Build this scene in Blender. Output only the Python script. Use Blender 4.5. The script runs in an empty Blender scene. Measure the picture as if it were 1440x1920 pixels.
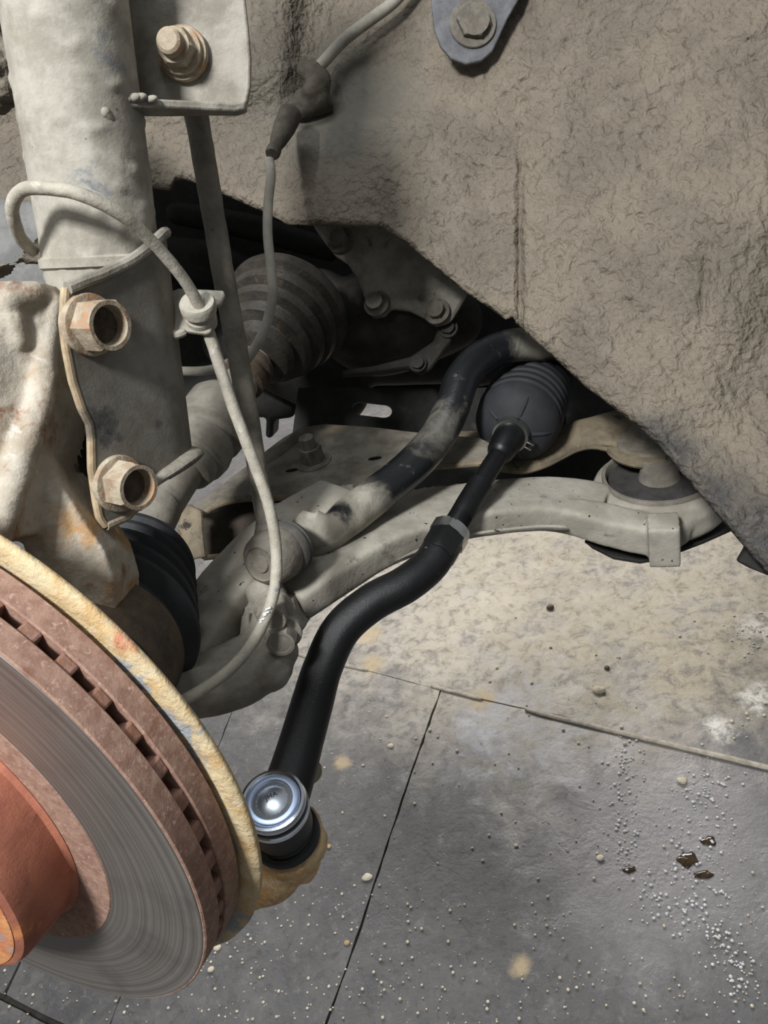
import bpy, bmesh, math, random
from mathutils import Vector, Matrix, noise
random.seed(7)
S = bpy.context.scene
COL = S.collection

# ------------------------------------------------------------------ camera
FPX, CX, CY = 1443.0, 720.0, 960.0          # focal length in pixels of the 1440x1920 frame
CAMH = 1.15
ZC = Vector((-0.212, 0.82, 0.53)).normalized()          # world up seen from the camera
XC = (Vector((1, 0, 0)) - ZC * ZC.x).normalized()
YC = ZC.cross(XC)
LOC = Vector((0, 0, CAMH))
def D(x, y, z):                              # camera-space direction -> world
    v = Vector((x, y, z)); return Vector((XC.dot(v), YC.dot(v), ZC.dot(v)))
def P(px, py, d):                            # pixel + depth -> world point
    return LOC + D((px - CX) / FPX * d, -(py - CY) / FPX * d, -d)
def proj(w):
    v = w - LOC
    c = XC * v.x + YC * v.y + ZC * v.z
    return CX - FPX * c.x / c.z, CY + FPX * c.y / c.z, -c.z
UP = Vector((0, 0, 1))
cam = bpy.data.cameras.new('camera'); camo = bpy.data.objects.new('camera', cam); COL.objects.link(camo)
cam.sensor_fit = 'VERTICAL'; cam.sensor_height = 34.6; cam.sensor_width = 25.95
cam.lens = 34.6 * FPX / 1920.0; cam.clip_start = 0.01; cam.clip_end = 100
R = Matrix((XC, YC, ZC)).to_4x4()
camo.matrix_world = Matrix.Translation(LOC) @ R
S.camera = camo

# ------------------------------------------------------------------ world, lights, exposure
W = bpy.data.worlds.new('world'); S.world = W; W.use_nodes = True
W.node_tree.nodes['Background'].inputs[0].default_value = (0.93, 0.97, 1.0, 1)
W.node_tree.nodes['Background'].inputs[1].default_value = 0.26
def area(name, pos, target, size, power, color=(1, 1, 1), size_y=None):
    l = bpy.data.lights.new(name, 'AREA'); l.energy = power; l.color = color
    l.shape = 'RECTANGLE'; l.size = size; l.size_y = size_y or size
    o = bpy.data.objects.new(name, l); COL.objects.link(o); o.location = pos
    o.rotation_euler = (target - pos).to_track_quat('-Z', 'Y').to_euler(); return o
KEY = LOC + D(-.72, .45, 1.0)
area('workshop_lamp', KEY, P(400, 900, .45), 0.24, 42, (.98, .99, 1.0))
area('ceiling_tubes', P(512, 1512, .425) + D(-.23, .78, .585).normalized() * 1.9, P(512, 1512, .425), 1.0, 12, (.93, .97, 1.0), .26)
area('far_floor_fill', Vector((.5, 3.0, 1.7)), Vector((.25, 1.45, 0)), 1.6, 46, (1.0, .97, .93), .6)  # added lamp beyond the car, brightens the far floor
area('far_floor_fill_left', Vector((-1.3, 3.4, 1.8)), Vector((-.8, 2.0, 0)), 1.6, 46, (1.0, .95, .92), .6)  # second added lamp, carries the brighter far floor to the left
S.view_settings.view_transform = 'Standard'; S.view_settings.look = 'None'
S.view_settings.exposure = 0.0; S.view_settings.gamma = 1.0; S.view_settings.use_curve_mapping = False

# ------------------------------------------------------------------ materials
def lin(c):
    r = []
    for v in c[:3]:
        v /= 255.0
        r.append(v / 12.92 if v <= 0.04045 else ((v + 0.055) / 1.055) ** 2.4)
    return (*r, 1)
class NT:
    def __init__(s, name):
        m = bpy.data.materials.new(name); m.use_nodes = True; s.m = m; s.t = m.node_tree
        s.b = s.t.nodes['Principled BSDF']
        s.co = s.t.nodes.new('ShaderNodeNewGeometry').outputs['Position']
    def n(s, typ, **kw):
        o = s.t.nodes.new('ShaderNode' + typ)
        for k, v in kw.items():
            if k.startswith('i_'): o.inputs[k[2:].replace('_', ' ')].default_value = v
            else: setattr(o, k, v)
        return o
    def l(s, a, b): s.t.links.new(a, b)
    def noise(s, scale, detail=4, rough=.6, dist=0, co=None):
        o = s.n('TexNoise'); o.inputs['Scale'].default_value = scale; o.inputs['Detail'].default_value = detail
        o.inputs['Roughness'].default_value = rough; o.inputs['Distortion'].default_value = dist
        s.l(co or s.co, o.inputs['Vector']); return o.outputs['Fac']
    def rng(s, val, a, b, c=0., d=1., clamp=True):
        o = s.n('MapRange'); o.clamp = clamp; o.interpolation_type = 'SMOOTHSTEP' if clamp else 'LINEAR'
        s.l(val, o.inputs[0])
        for i, v in enumerate((a, b, c, d)): o.inputs[i + 1].default_value = v
        return o.outputs[0]
    def mix(s, fac, a, b):
        o = s.n('Mix'); o.data_type = 'RGBA'
        if isinstance(fac, (int, float)): o.inputs[0].default_value = fac
        else: s.l(fac, o.inputs[0])
        for k, v in ((6, a), (7, b)):
            if isinstance(v, tuple): o.inputs[k].default_value = v
            else: s.l(v, o.inputs[k])
        return o.outputs[2]
    def math(s, op, a, b=0.):
        o = s.n('Math'); o.operation = op
        for k, v in enumerate((a, b)):
            if isinstance(v, (int, float)): o.inputs[k].default_value = v
            else: s.l(v, o.inputs[k])
        return o.outputs[0]
    def near(s, c, r0, r1, warp=None, amt=0., sx=1., sy=1.):    # 1 inside r0, 0 beyond r1, around a place on the thing
        v = s.n('VectorMath'); v.operation = 'SUBTRACT'; s.l(s.co, v.inputs[0]); v.inputs[1].default_value = c
        v2 = s.n('VectorMath'); v2.operation = 'MULTIPLY'; s.l(v.outputs[0], v2.inputs[0]); v2.inputs[1].default_value = (sx, sy, 1)
        e = s.n('VectorMath'); e.operation = 'LENGTH'; s.l(v2.outputs[0], e.inputs[0])
        d = e.outputs['Value']
        if warp is not None:
            d = s.math('ADD', d, s.math('MULTIPLY', s.math('SUBTRACT', warp, .5), amt))
        return s.rng(d, r0, r1, 1, 0)
    def bump(s, h, strength, dist=.002, prev=None):
        o = s.n('Bump'); o.inputs['Strength'].default_value = strength; o.inputs['Distance'].default_value = dist
        s.l(h, o.inputs['Height'])
        if prev: s.l(prev, o.inputs['Normal'])
        return o.outputs[0]
    def out(s, col, rough, metal=0., nor=None, spec=.5):
        for k, v in (('Base Color', col), ('Roughness', rough), ('Metallic', metal), ('Specular IOR Level', spec)):
            if isinstance(v, (int, float, tuple)): s.b.inputs[k].default_value = v
            else: s.l(v, s.b.inputs[k])
        if nor: s.l(nor, s.b.inputs['Normal'])
        return s.m
def grime(name, c1, c2, patches=(), scale=60, rough=.75, metal=0., bs=500, bump=.25, bs2=90, bump2=.3, speck=None, spec=.3):
    """dust coat of two tones; patches = (colour, scale, lo, hi) of paint or rust showing through"""
    t = NT(name)
    col = t.mix(t.rng(t.noise(scale, 6, .65), .35, .65), lin(c1), lin(c2))
    for i, (c, sc, lo, hi) in enumerate(patches):
        col = t.mix(t.rng(t.noise(sc, 7, .68, .4), lo, hi), col, lin(c))
    if speck:
        col = t.mix(t.rng(t.noise(speck[1], 2, .5), speck[2], speck[2] + .05), col, lin(speck[0]))
    nb = t.bump(t.noise(bs, 5, .7), bump, .0012)
    nb = t.bump(t.noise(bs2, 4, .6), bump2, .004, nb)
    return t.out(col, rough, metal, nb, spec)
DARK = (62, 60, 56)
M = {}
M['strut'] = grime('dusty_strut', (167, 162, 150), (140, 134, 122), [((122, 124, 127), 28, .58, .68), ((150, 124, 94), 60, .70, .76), ((128, 121, 108), 16, .54, .70)], speck=((92, 88, 80), 420, .72), bump=.2, bump2=.15)
M['bracket'] = grime('dusty_bracket', (128, 124, 115), (110, 105, 96), [((72, 76, 84), 40, .63, .72)], bs=900, bump=.15, bump2=.08)
M['plate'] = grime('dusty_plate', (152, 147, 136), (122, 116, 105), [((92, 92, 94), 50, .62, .7), ((150, 122, 92), 40, .66, .76)])
M['edge'] = grime('rusty_edge', (168, 156, 134), (124, 110, 92), [((70, 68, 66), 40, .6, .68), ((186, 176, 156), 70, .5, .7)], scale=40)
M['bolt'] = grime('rusty_bolt', (170, 158, 138), (140, 124, 104), [((164, 124, 92), 120, .54, .68), ((196, 188, 174), 90, .60, .74)], scale=120, bump=.4)
M['boltend'] = grime('bolt_recess', (84, 74, 62), (58, 50, 42), [((120, 80, 50), 120, .6, .7)], scale=120)
M['boltdust'] = grime('dusty_bolt', (112, 107, 97), (90, 84, 76), [((128, 98, 72), 140, .6, .72)], scale=120)
M['knuckle'] = grime('rusty_knuckle', (180, 172, 158), (150, 138, 120), [((166, 130, 88), 26, .54, .68), ((128, 92, 70), 22, .56, .66), ((192, 186, 176), 50, .58, .70)], scale=36, bs=420, bump=.35, bs2=90, bump2=.3)
M['lug'] = grime('rusty_lug', (216, 190, 148), (186, 148, 100), [((204, 146, 88), 50, .55, .68), ((206, 198, 176), 60, .56, .68)], scale=60, bs=300, bump=.6, bump2=.6)
M['shield'] = grime('corroded_shield', (200, 184, 150), (184, 152, 104), [((146, 150, 152), 30, .53, .60), ((176, 118, 92), 26, .57, .66), ((206, 200, 186), 60, .58, .70)], scale=60, bs=300, bump=.6, bump2=.5)
M['rotorrust'] = grime('rotor_rust', (156, 126, 110), (134, 102, 88), [((176, 148, 132), 420, .54, .66), ((124, 90, 74), 60, .60, .72)], scale=200, bs=900, bump=.25, bump2=.1)
M['vane'] = grime('vane_rust', (146, 112, 98), (120, 88, 74), [((150, 104, 80), 80, .55, .7)], scale=80)
M['hat'] = grime('hat_rust', (178, 114, 90), (146, 90, 72), [((204, 134, 84), 30, .56, .68), ((128, 84, 70), 40, .60, .72)], scale=36, bs=900, bump=.25, bump2=.1)
M['hatface'] = grime('hat_face_rust', (206, 146, 96), (190, 120, 80), [((150, 146, 150), 40, .58, .66), ((216, 170, 120), 50, .58, .7)], scale=40)
M['rubber'] = grime('black_rubber', (40, 41, 44), (31, 32, 34), rough=.55, bs=900, bump=.06, bump2=.04, spec=.4)
M['rubberdust'] = grime('dusty_rubber', (44, 45, 48), (36, 37, 39), rough=.7, bs=900, bump=.06, bump2=.03, spec=.3)
M['paint'] = grime('black_paint', (15, 15, 16), (10, 10, 11), rough=.40, bs=1100, bump=.35, bump2=.06, spec=.45, speck=((96, 94, 90), 330, .745))
M['satin'] = grime('black_steel', (17, 17, 18), (12, 12, 13), rough=.42, bs=900, bump=.05, bump2=.02)
M['zinc'] = grime('zinc_plating', (196, 196, 192), (176, 176, 172), rough=.28, metal=1., bs=900, bump=.05, bump2=.03)
M['chrome'] = grime('bright_plating', (222, 228, 238), (210, 216, 226), rough=.2, metal=1., bs=300, bump=.02, bump2=.02)
M['dome'] = grime('satin_plating', (222, 230, 240), (206, 214, 224), rough=.34, metal=1., bs=300, bump=.03, bump2=.02)
M['blueplate'] = grime('blue_zinc_plating', (206, 222, 248), (194, 212, 242), rough=.42, metal=1., bs=300, bump=.03, bump2=.02)
M['emboss'] = grime('embossed_letters', (58, 64, 74), (48, 54, 62), rough=.4, metal=.6, bs=300, bump=.02, bump2=.02)
M['emboss2'] = grime('white_letters', (226, 230, 236), (214, 218, 226), rough=.4, bump=0, bump2=0)
M['cable'] = grime('dusty_cable', (174, 168, 154), (150, 144, 130), [((112, 118, 126), 50, .58, .66), ((190, 186, 176), 60, .6, .7)], scale=80, bs=800, bump=.3, bump2=.25)
M['hose'] = grime('dusty_hose', (158, 153, 141), (134, 129, 118), bump2=.15)
M['clipdark'] = grime('dark_dusty_clip', (92, 86, 76), (66, 61, 54), bump2=.4)
M['clip'] = grime('dusty_clip', (170, 165, 152), (148, 142, 129), bump2=.3)
M['link'] = grime('dusty_link', (128, 122, 111), (104, 98, 88), [((60, 60, 62), 60, .63, .70)], bump2=.3)
M['arm'] = grime('dusty_arm', (158, 153, 141), (136, 130, 118), [((98, 94, 86), 24, .60, .72)], scale=30, bump2=.2, speck=((40, 39, 37), 230, .69))
M['armdust'] = grime('dusty_ball_joint', (150, 144, 133), (126, 120, 109), [((84, 80, 74), 40, .62, .72)], bump2=.25)
M['bushring'] = grime('dusty_bush_ring', (128, 122, 112), (104, 98, 89))
M['bushrubber'] = grime('bush_rubber', (66, 64, 62), (52, 50, 48), [((118, 114, 106), 60, .64, .72)], bump2=.2)
M['subframe'] = grime('dusty_subframe', (124, 118, 106), (98, 92, 82), [((150, 124, 88), 40, .62, .72), ((44, 42, 38), 90, .68, .72)], bump2=.35)
M['subrust'] = grime('rusty_subframe', (126, 115, 96), (96, 87, 72), [((44, 40, 34), 70, .58, .66), ((142, 112, 76), 60, .60, .70)], scale=50)
M['darkrust'] = grime('dark_box_interior', (58, 50, 40), (40, 35, 29), [((104, 74, 44), 40, .58, .70)], scale=40)
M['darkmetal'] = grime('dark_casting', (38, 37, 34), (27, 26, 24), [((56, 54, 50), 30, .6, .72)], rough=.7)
M['gear'] = grime('gearbox_alloy', (150, 145, 133), (124, 119, 108), [((78, 74, 67), 30, .56, .68)], bump2=.3)
M['geardark'] = grime('gearbox_dark', (52, 50, 44), (38, 36, 32), [((76, 72, 62), 24, .62, .74)])
M['shaft'] = grime('dusty_shaft', (132, 127, 116), (112, 106, 96), [((74, 70, 64), 40, .66, .74)], bump2=.15)
M['axlerust'] = grime('brown_joint', (84, 72, 58), (62, 54, 45), [((110, 88, 62), 50, .58, .70)])
M['mud'] = grime('dry_mud', (118, 110, 97), (84, 78, 69), [((48, 45, 40), 60, .58, .66)], bs=200, bump=.8, bump2=.8)
# stabiliser bar: black paint under patches of dust
def bar_mat():
    t = NT('painted_bar_with_dust')
    n1 = t.noise(38, 7, .7, .5)
    a = t.near(P(640, 985, .508), .024, .046, n1, .03); b = t.near(P(985, 645, .60), .008, .024, n1, .03)
    c = t.near(P(815, 810, .55), .006, .034, n1, .08)
    dust = t.math('MAXIMUM', t.math('MAXIMUM', a, b), t.math('MULTIPLY', c, .3))
    black = t.near(P(636, 965, .50), .006, .012, n1, .022)
    dust = t.math('MULTIPLY', dust, t.math('SUBTRACT', 1., black))
    dust = t.math('MAXIMUM', dust, t.math('MULTIPLY', t.rng(t.noise(70, 6, .7), .58, .72), .35))
    dust = t.math('MULTIPLY', dust, t.math('SUBTRACT', 1., black))
    col = t.mix(dust, lin((20, 21, 23)), t.mix(t.rng(n1, .4, .6), lin((150, 145, 132)), lin((124, 118, 106))))
    return t.out(col, t.rng(dust, 0, 1, .3, .8), 0., t.bump(t.noise(300, 5, .7), .25, .0012), .5)
M['bar'] = bar_mat()
def swept_mat(c, n):            # machined friction face: fine concentric score lines
    t = NT('swept_disc_face')
    v = t.n('VectorMath'); v.operation = 'SUBTRACT'; t.l(t.co, v.inputs[0]); v.inputs[1].default_value = c
    e = t.n('VectorMath'); e.operation = 'LENGTH'; t.l(v.outputs[0], e.inputs[0])
    cx = t.n('CombineXYZ'); t.l(e.outputs['Value'], cx.inputs[0])
    ring = t.noise(420, 5, .75, 0, cx.outputs[0])
    big = t.noise(22, 4, .6)
    col = t.mix(t.rng(ring, .3, .7), lin((124, 118, 112)), lin((164, 157, 150)))
    col = t.mix(t.rng(big, .45, .75, 0, .45), col, lin((94, 86, 80)))
    nb = t.bump(ring, .30, .0006)
    return t.out(col, t.rng(ring, .3, .7, .38, .55), .75, nb, .5)
def liner_mat():
    t = NT('wheel_arch_panel')
    a = t.noise(16, 5, .6); b = t.noise(140, 6, .7, .8); f = t.noise(600, 3, .6)
    col = t.mix(t.rng(a, .35, .65), lin((114, 105, 92)), lin((96, 88, 77)))
    col = t.mix(t.rng(b, .55, .75, 0, .5), col, lin((80, 72, 62)))
    col = t.mix(t.rng(f, .70, .74), col, lin((62, 57, 50)))
    # bare black rubbed edge low on the panel, grey smooth area by the seam
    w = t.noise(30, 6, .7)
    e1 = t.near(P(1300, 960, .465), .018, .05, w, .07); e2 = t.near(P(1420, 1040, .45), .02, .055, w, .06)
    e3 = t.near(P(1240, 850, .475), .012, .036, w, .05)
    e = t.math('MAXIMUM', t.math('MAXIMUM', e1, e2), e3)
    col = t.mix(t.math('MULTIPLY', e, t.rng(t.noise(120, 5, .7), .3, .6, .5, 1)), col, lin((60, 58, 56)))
    g0 = t.near(P(520, 130, .575), .02, .06, w, .06)  # shade of the corner beside the hose, painted in as a darker patch
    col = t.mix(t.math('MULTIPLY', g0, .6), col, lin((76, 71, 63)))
    g1 = t.near(P(640, 200, .575), .02, .075, w, .06)
    col = t.mix(t.math('MULTIPLY', g1, .7), col, lin((104, 101, 92)))
    wr = t.math('MULTIPLY', t.noise(170, 2., .5, .25), t.math('SUBTRACT', 1., t.math('MULTIPLY', g1, .8)))
    nb = t.bump(f, .18, .001)
    nb = t.bump(wr, .8, .006, nb)
    return t.out(col, t.rng(b, .4, .7, .62, .85), 0., nb, .3)
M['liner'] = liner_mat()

# ------------------------------------------------------------------ mesh helpers
class Geo:
    """verts + faces being collected for ONE mesh"""
    def __init__(s): s.v = []; s.f = []
    def add(s, v, f):
        o = len(s.v); s.v += [Vector(p) for p in v]; s.f += [tuple(i + o for i in q) for q in f]; return s
    def loft(s, rings, close=True, caps=True):
        n = len(rings[0]); o = len(s.v)
        for r in rings: s.v += [Vector(p) for p in r]
        for i in range(len(rings) - 1):
            for j in range(n if close else n - 1):
                a = o + i * n + j; b = o + i * n + (j + 1) % n
                s.f.append((a, b, b + n, a + n))
        if caps and close:
            s.f.append(tuple(o + j for j in reversed(range(n))))
            e = o + (len(rings) - 1) * n
            s.f.append(tuple(e + j for j in range(n)))
        return s
    def tube(s, path, rad, seg=16, n=None, up=None, flat=None, caps=True):
        """round (or with flat=[(a,b)...] oval) bar along a smooth path"""
        pts, rr = smooth(path, rad, n or 8 * len(path))
        fl = smooth(path, [Vector((a, b, 0)) for a, b in flat], n or 8 * len(path))[1] if flat else None
        T = [(pts[min(i + 1, len(pts) - 1)] - pts[max(i - 1, 0)]).normalized() for i in range(len(pts))]
        u = up or (Vector((0, 0, 1)) if abs(T[0].z) < .9 else Vector((1, 0, 0)))
        rings = []
        for i, p in enumerate(pts):
            u = (u - T[i] * u.dot(T[i])).normalized(); v = T[i].cross(u)
            if up: u = (up - T[i] * up.dot(T[i])).normalized(); v = T[i].cross(u)
            a, b = (fl[i].x, fl[i].y) if fl else (rr[i], rr[i])
            rings.append([p + u * (a * math.cos(q)) + v * (b * math.sin(q)) for q in (2 * math.pi * k / seg for k in range(seg))])
        return s.loft(rings, True, caps)
    def lathe(s, o, axis, prof, seg=40, sect=None):
        """profile (t along axis, r); sect(k,seg,r) may reshape the ring"""
        axis = axis.normalized(); u, v = basis(axis); rings = []
        for t, r in prof:
            c = o + axis * t
            rings.append([c + (u * math.cos(q) + v * math.sin(q)) * max(r, 1e-5) for q in (2 * math.pi * k / seg for k in range(seg))])
        return s.loft(rings)
    def hexa(s, o, axis, prof, rot=0.):
        axis = axis.normalized(); u, v = basis(axis); rings = []; seg = 36
        for t, r, h in prof:                 # h=1 hexagon of circumradius r, h=0 circle
            c = o + axis * t; ring = []
            for k in range(seg):
                q = 2 * math.pi * k / seg; a = (q % (math.pi / 3)) - math.pi / 6
                rr = r * (math.cos(math.pi / 6) / math.cos(a)) if h else r
                ring.append(c + (u * math.cos(q + rot) + v * math.sin(q + rot)) * rr)
            rings.append(ring)
        return s.loft(rings)
    def slab(s, pts, thick):
        """closed outline of world points thickened by a vector"""
        n = len(pts); o = len(s.v)
        s.v += [Vector(p) for p in pts] + [Vector(p) + thick for p in pts]
        s.f.append(tuple(o + i for i in range(n))); s.f.append(tuple(o + n + i for i in reversed(range(n))))
        for i in range(n): j = (i + 1) % n; s.f.append((o + i, o + n + i, o + n + j, o + j))
        return s
    def box(s, c, ax, ay, az):
        q = [c + ax * i + ay * j + az * k for i in (-1, 1) for j in (-1, 1) for k in (-1, 1)]
        return s.add(q, [(0, 1, 3, 2), (4, 6, 7, 5), (0, 4, 5, 1), (2, 3, 7, 6), (0, 2, 6, 4), (1, 5, 7, 3)])
    def ball(s, c, r, sub=2, sc=(1, 1, 1)):
        bm = bmesh.new(); bmesh.ops.create_icosphere(bm, subdivisions=sub, radius=1)
        v = [c + Vector((p.co.x * r * sc[0], p.co.y * r * sc[1], p.co.z * r * sc[2])) for p in bm.verts]
        f = [tuple(q.index for q in p.verts) for p in bm.faces]; bm.free(); return s.add(v, f)
    def blobs(s, pts, seg=14):               # chain of (px,py,d,r): rounded limb
        path = [P(*p[:3]) for p in pts]; rad = [p[3] for p in pts]
        s.tube(path, rad, seg); s.ball(path[0], rad[0]); s.ball(path[-1], rad[-1]); return s
def basis(a):
    a = a.normalized(); h = Vector((0, 0, 1)) if abs(a.z) < .9 else Vector((1, 0, 0))
    u = (h - a * h.dot(a)).normalized(); return u, a.cross(u)
def smooth(path, vals, n):
    """Catmull-Rom through the points, values alongside"""
    k = len(path); op, ov = [], []
    if not isinstance(vals, (list, tuple)): vals = [vals] * k
    g = lambda L, i: L[max(0, min(k - 1, i))]
    for q in range(n + 1):
        t = q / n * (k - 1); i = min(int(t), k - 2); f = t - i
        def cr(L):
            a, b, c, d = g(L, i - 1), g(L, i), g(L, i + 1), g(L, i + 2)
            return b + ((c - a) * f + (a * 2 - b * 5 + c * 4 - d) * f * f + (b * 3 - a - c * 3 + d) * f ** 3) * .5
        op.append(cr(path)); ov.append(vals[i] * (1 - f) + vals[i + 1] * f)
    return op, ov
def thing(name, label, cat, base, group=None):
    o = bpy.data.objects.new(name, None); COL.objects.link(o); o.location = base; o.empty_display_size = .01
    o['label'] = label; o['category'] = cat
    if group: o['group'] = group
    return o
def mesh(name, g, mat, parent=None, smooth_=True, auto=35, bevel=0., solid=0., voxel=0., smit=0, disp=None, sub=0, fix=True):
    base = Vector((0, 0, 0)); q = parent
    while q is not None: base += q.location; q = q.parent
    me = bpy.data.meshes.new(name)
    me.from_pydata([v - base for v in g.v], [], g.f); me.update()
    if fix:
        bm = bmesh.new(); bm.from_mesh(me); bmesh.ops.recalc_face_normals(bm, faces=bm.faces); bm.to_mesh(me); bm.free()
    if isinstance(mat, (list, tuple)):
        for m in mat: me.materials.append(m)
    else: me.materials.append(mat)
    o = bpy.data.objects.new(name, me); COL.objects.link(o)
    if parent: o.parent = parent
    if smooth_:
        me.shade_smooth()
        if auto and not voxel: me.set_sharp_from_angle(angle=math.radians(auto))
    if solid:
        k = o.modifiers.new('thickness', 'SOLIDIFY'); k.thickness = solid; k.offset = -1
    if bevel:
        k = o.modifiers.new('edges', 'BEVEL'); k.width = bevel; k.segments = 2; k.limit_method = 'ANGLE'; k.angle_limit = math.radians(40)
    if voxel:
        k = o.modifiers.new('skin', 'REMESH'); k.mode = 'VOXEL'; k.voxel_size = voxel; k.use_smooth_shade = True
        k = o.modifiers.new('soften', 'SMOOTH'); k.iterations = smit; k.factor = .5
    if sub:
        k = o.modifiers.new('subdivide', 'SUBSURF'); k.levels = sub; k.render_levels = sub
    if disp:
        tx = bpy.data.textures.new('casting_relief', 'CLOUDS'); tx.noise_scale = disp[1]; tx.noise_depth = 3
        k = o.modifiers.new('relief', 'DISPLACE'); k.texture = tx; k.strength = disp[0]; k.mid_level = .5; k.texture_coords = 'LOCAL'
    return o
def single(o, label, cat, group=None):
    o['label'] = label; o['category'] = cat
    if group: o['group'] = group
    return o
def rayplane(px, py, o, n):
    d = P(px, py, 1.) - LOC; return LOC + d * ((o - LOC).dot(n) / d.dot(n))
def outline(pts, o, n): return [rayplane(x, y, o, n) for x, y in pts]
def floor_at(px, py, z=0.): return rayplane(px, py, Vector((0, 0, z)), UP)
def poly(tab, x):
    if x <= tab[0][0]: return tab[0][1]
    for (a, b), (c, d) in zip(tab, tab[1:]):
        if x <= c: return b + (d - b) * (x - a) / (c - a)
    return tab[-1][1]
def hexbolt(name, o, axis, rf, hf, rh, hh, mat, parent, recess=0., tip=0., rot=.2, endmat=None, label=None):
    g = Geo()
    g.hexa(o, axis, [(-.002, rf * .98, 0), (hf * .5, rf, 0), (hf, rf * .97, 0), (hf * 1.15, rh * .99, 0)], rot)
    pr = [(hf * .8, rh, 1), (hf + hh * .85, rh, 1), (hf + hh, rh * .9, 0)]
    if recess: pr += [(hf + hh, rh * .74, 0), (hf + hh - recess, rh * .66, 0)]
    elif tip: pr += [(hf + hh, rh * .6, 0), (hf + hh + tip * .9, rh * .58, 0), (hf + hh + tip, rh * .5, 0)]
    else: pr += [(hf + hh * 1.0, rh * .7, 0), (hf + hh * .96, rh * .62, 0)]
    g.hexa(o, axis, pr, rot)
    b = mesh(name, g, mat, parent, auto=30)
    if label: b['label'] = label
    if recess and endmat:
        g = Geo(); ax = axis.normalized()
        g.hexa(o + ax * (hf + hh - recess), axis, [(-.0005, rh * .64, 0), (.0006, rh * .64, 0)], rot)
        mesh('recess', g, endmat, b)
    return b

# ================================================================== SETTING: floor of slabs
def floor_mat():
    t = NT('workshop_floor')
    a = t.noise(3.2, 8, .65); b = t.noise(14, 7, .7, .6); c = t.noise(90, 5, .7); w = t.noise(7, 8, .72, .3); e = t.noise(38, 6, .75, .5)
    col = t.mix(t.rng(a, .35, .65), lin((84, 83, 83)), lin((68, 67, 68)))
    col = t.mix(t.rng(b, .42, .70, 0, .7), col, lin((100, 98, 96)))
    col = t.mix(t.rng(e, .52, .68, 0, .8), col, lin((58, 56, 55)))
    col = t.mix(t.rng(e, .46, .32, 0, .75), col, lin((108, 105, 102)))
    col = t.mix(t.rng(c, .56, .72, 0, .5), col, lin((50, 48, 47)))
    # cream dust spilled beyond the joint, with the far floor's light painted in, whitish smear in front of it, tan blots
    m = t.near(floor_at(1100, 1100), .20, .60, w, .9)
    col = t.mix(t.math('MULTIPLY', m, t.math('MULTIPLY', t.rng(w, .36, .56, .1, 1.), t.rng(e, .66, .44, .35, 1.))), col, lin((188, 174, 142)))
    m = t.near(floor_at(950, 960), .45, .95, w, .7)
    col = t.mix(t.math('MULTIPLY', m, t.rng(e, .64, .42, .25, .75)), col, lin((186, 178, 164)))
    m = t.near(floor_at(960, 1370), .04, .24, b, .5)
    col = t.mix(t.math('MULTIPLY', m, t.rng(w, .42, .62)), col, lin((168, 168, 170)))
    m = t.near(floor_at(1230, 1560), .08, .30, b, .4)
    col = t.mix(t.math('MULTIPLY', m, .5), col, lin((150, 146, 146)))
    for px, py, r in ((690, 1190, .035), (700, 1245, .03), (975, 1810, .016), (640, 1430, .02), (905, 1310, .03)):
        m = t.near(floor_at(px, py), r * .3, r * 1.3, t.noise(30, 6, .7), r * 2)
        col = t.mix(t.math('MULTIPLY', m, .75), col, lin((176, 156, 120)))
    for px, py, r in ((1425, 1175, .05), (1422, 1310, .045), (1345, 1365, .035)):
        m = t.near(floor_at(px, py), r * .3, r * 1.1, t.noise(40, 6, .7), r * 2)
        col = t.mix(t.math('MULTIPLY', m, t.rng(e, .62, .40, .1, .9)), col, lin((206, 202, 194)))
    spec = t.noise(260, 2, .5)
    col = t.mix(t.rng(spec, .735, .755), col, lin((196, 188, 172)))
    wet = t.near(floor_at(1270, 1560), .05, .34, w, .5)
    rough = t.math('SUBTRACT', t.rng(b, .3, .7, .42, .72), t.math('MULTIPLY', wet, .22))
    nb = t.bump(c, .35, .004); nb = t.bump(b, .3, .01, nb)
    return t.out(col, rough, 0., nb, .5)
FLOORM = floor_mat()
g = Geo(); s_ = 9.
g.add([(-s_, -s_, -.03), (s_, -s_, -.03), (s_, s_, -.03), (-s_, s_, -.03), (-s_, -s_, -.009), (s_, -s_, -.009), (s_, s_, -.009), (-s_, s_, -.009)],
      [(0, 3, 2, 1), (4, 5, 6, 7), (0, 1, 5, 4), (1, 2, 6, 5), (2, 3, 7, 6), (3, 0, 4, 7)])
fl = mesh('floor', g, grime('dirt_in_joints', (66, 61, 56), (48, 44, 41)), smooth_=False); fl['kind'] = 'structure'
fl['label'] = 'dirty grey concrete slab floor of the workshop'
def line(p, q, gap): p = Vector(p[:2]); q = Vector(q[:2]); return (p, (q - p).normalized(), gap)
LA = line(floor_at(550, 1225), floor_at(1440, 1440), .0012)
LA2 = line(floor_at(0, 1870), floor_at(110, 1922), .0045)
LB = line(floor_at(800, 1370), floor_at(610, 1920), .0016)
LB2 = line(floor_at(223, 1870), floor_at(203, 1920), .0014)
LB3 = line(floor_at(38, 1810), floor_at(8, 1873), .0016)
rt = LA[1] * 1.0
def shifted(L, v, gap=.002): return (L[0] + v, L[1], gap)
LR = shifted(LB, rt * 5); LL = shifted(LB3, rt * -1.6, .002); LL2 = shifted(LB3, rt * -5)
fw = Vector((-LA[1].y, LA[1].x))
LFAR = shifted(LA, fw * 5); LNEAR = shifted(LA2, fw * -.28, .003); LNEAR2 = shifted(LA2, fw * -3)
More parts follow.
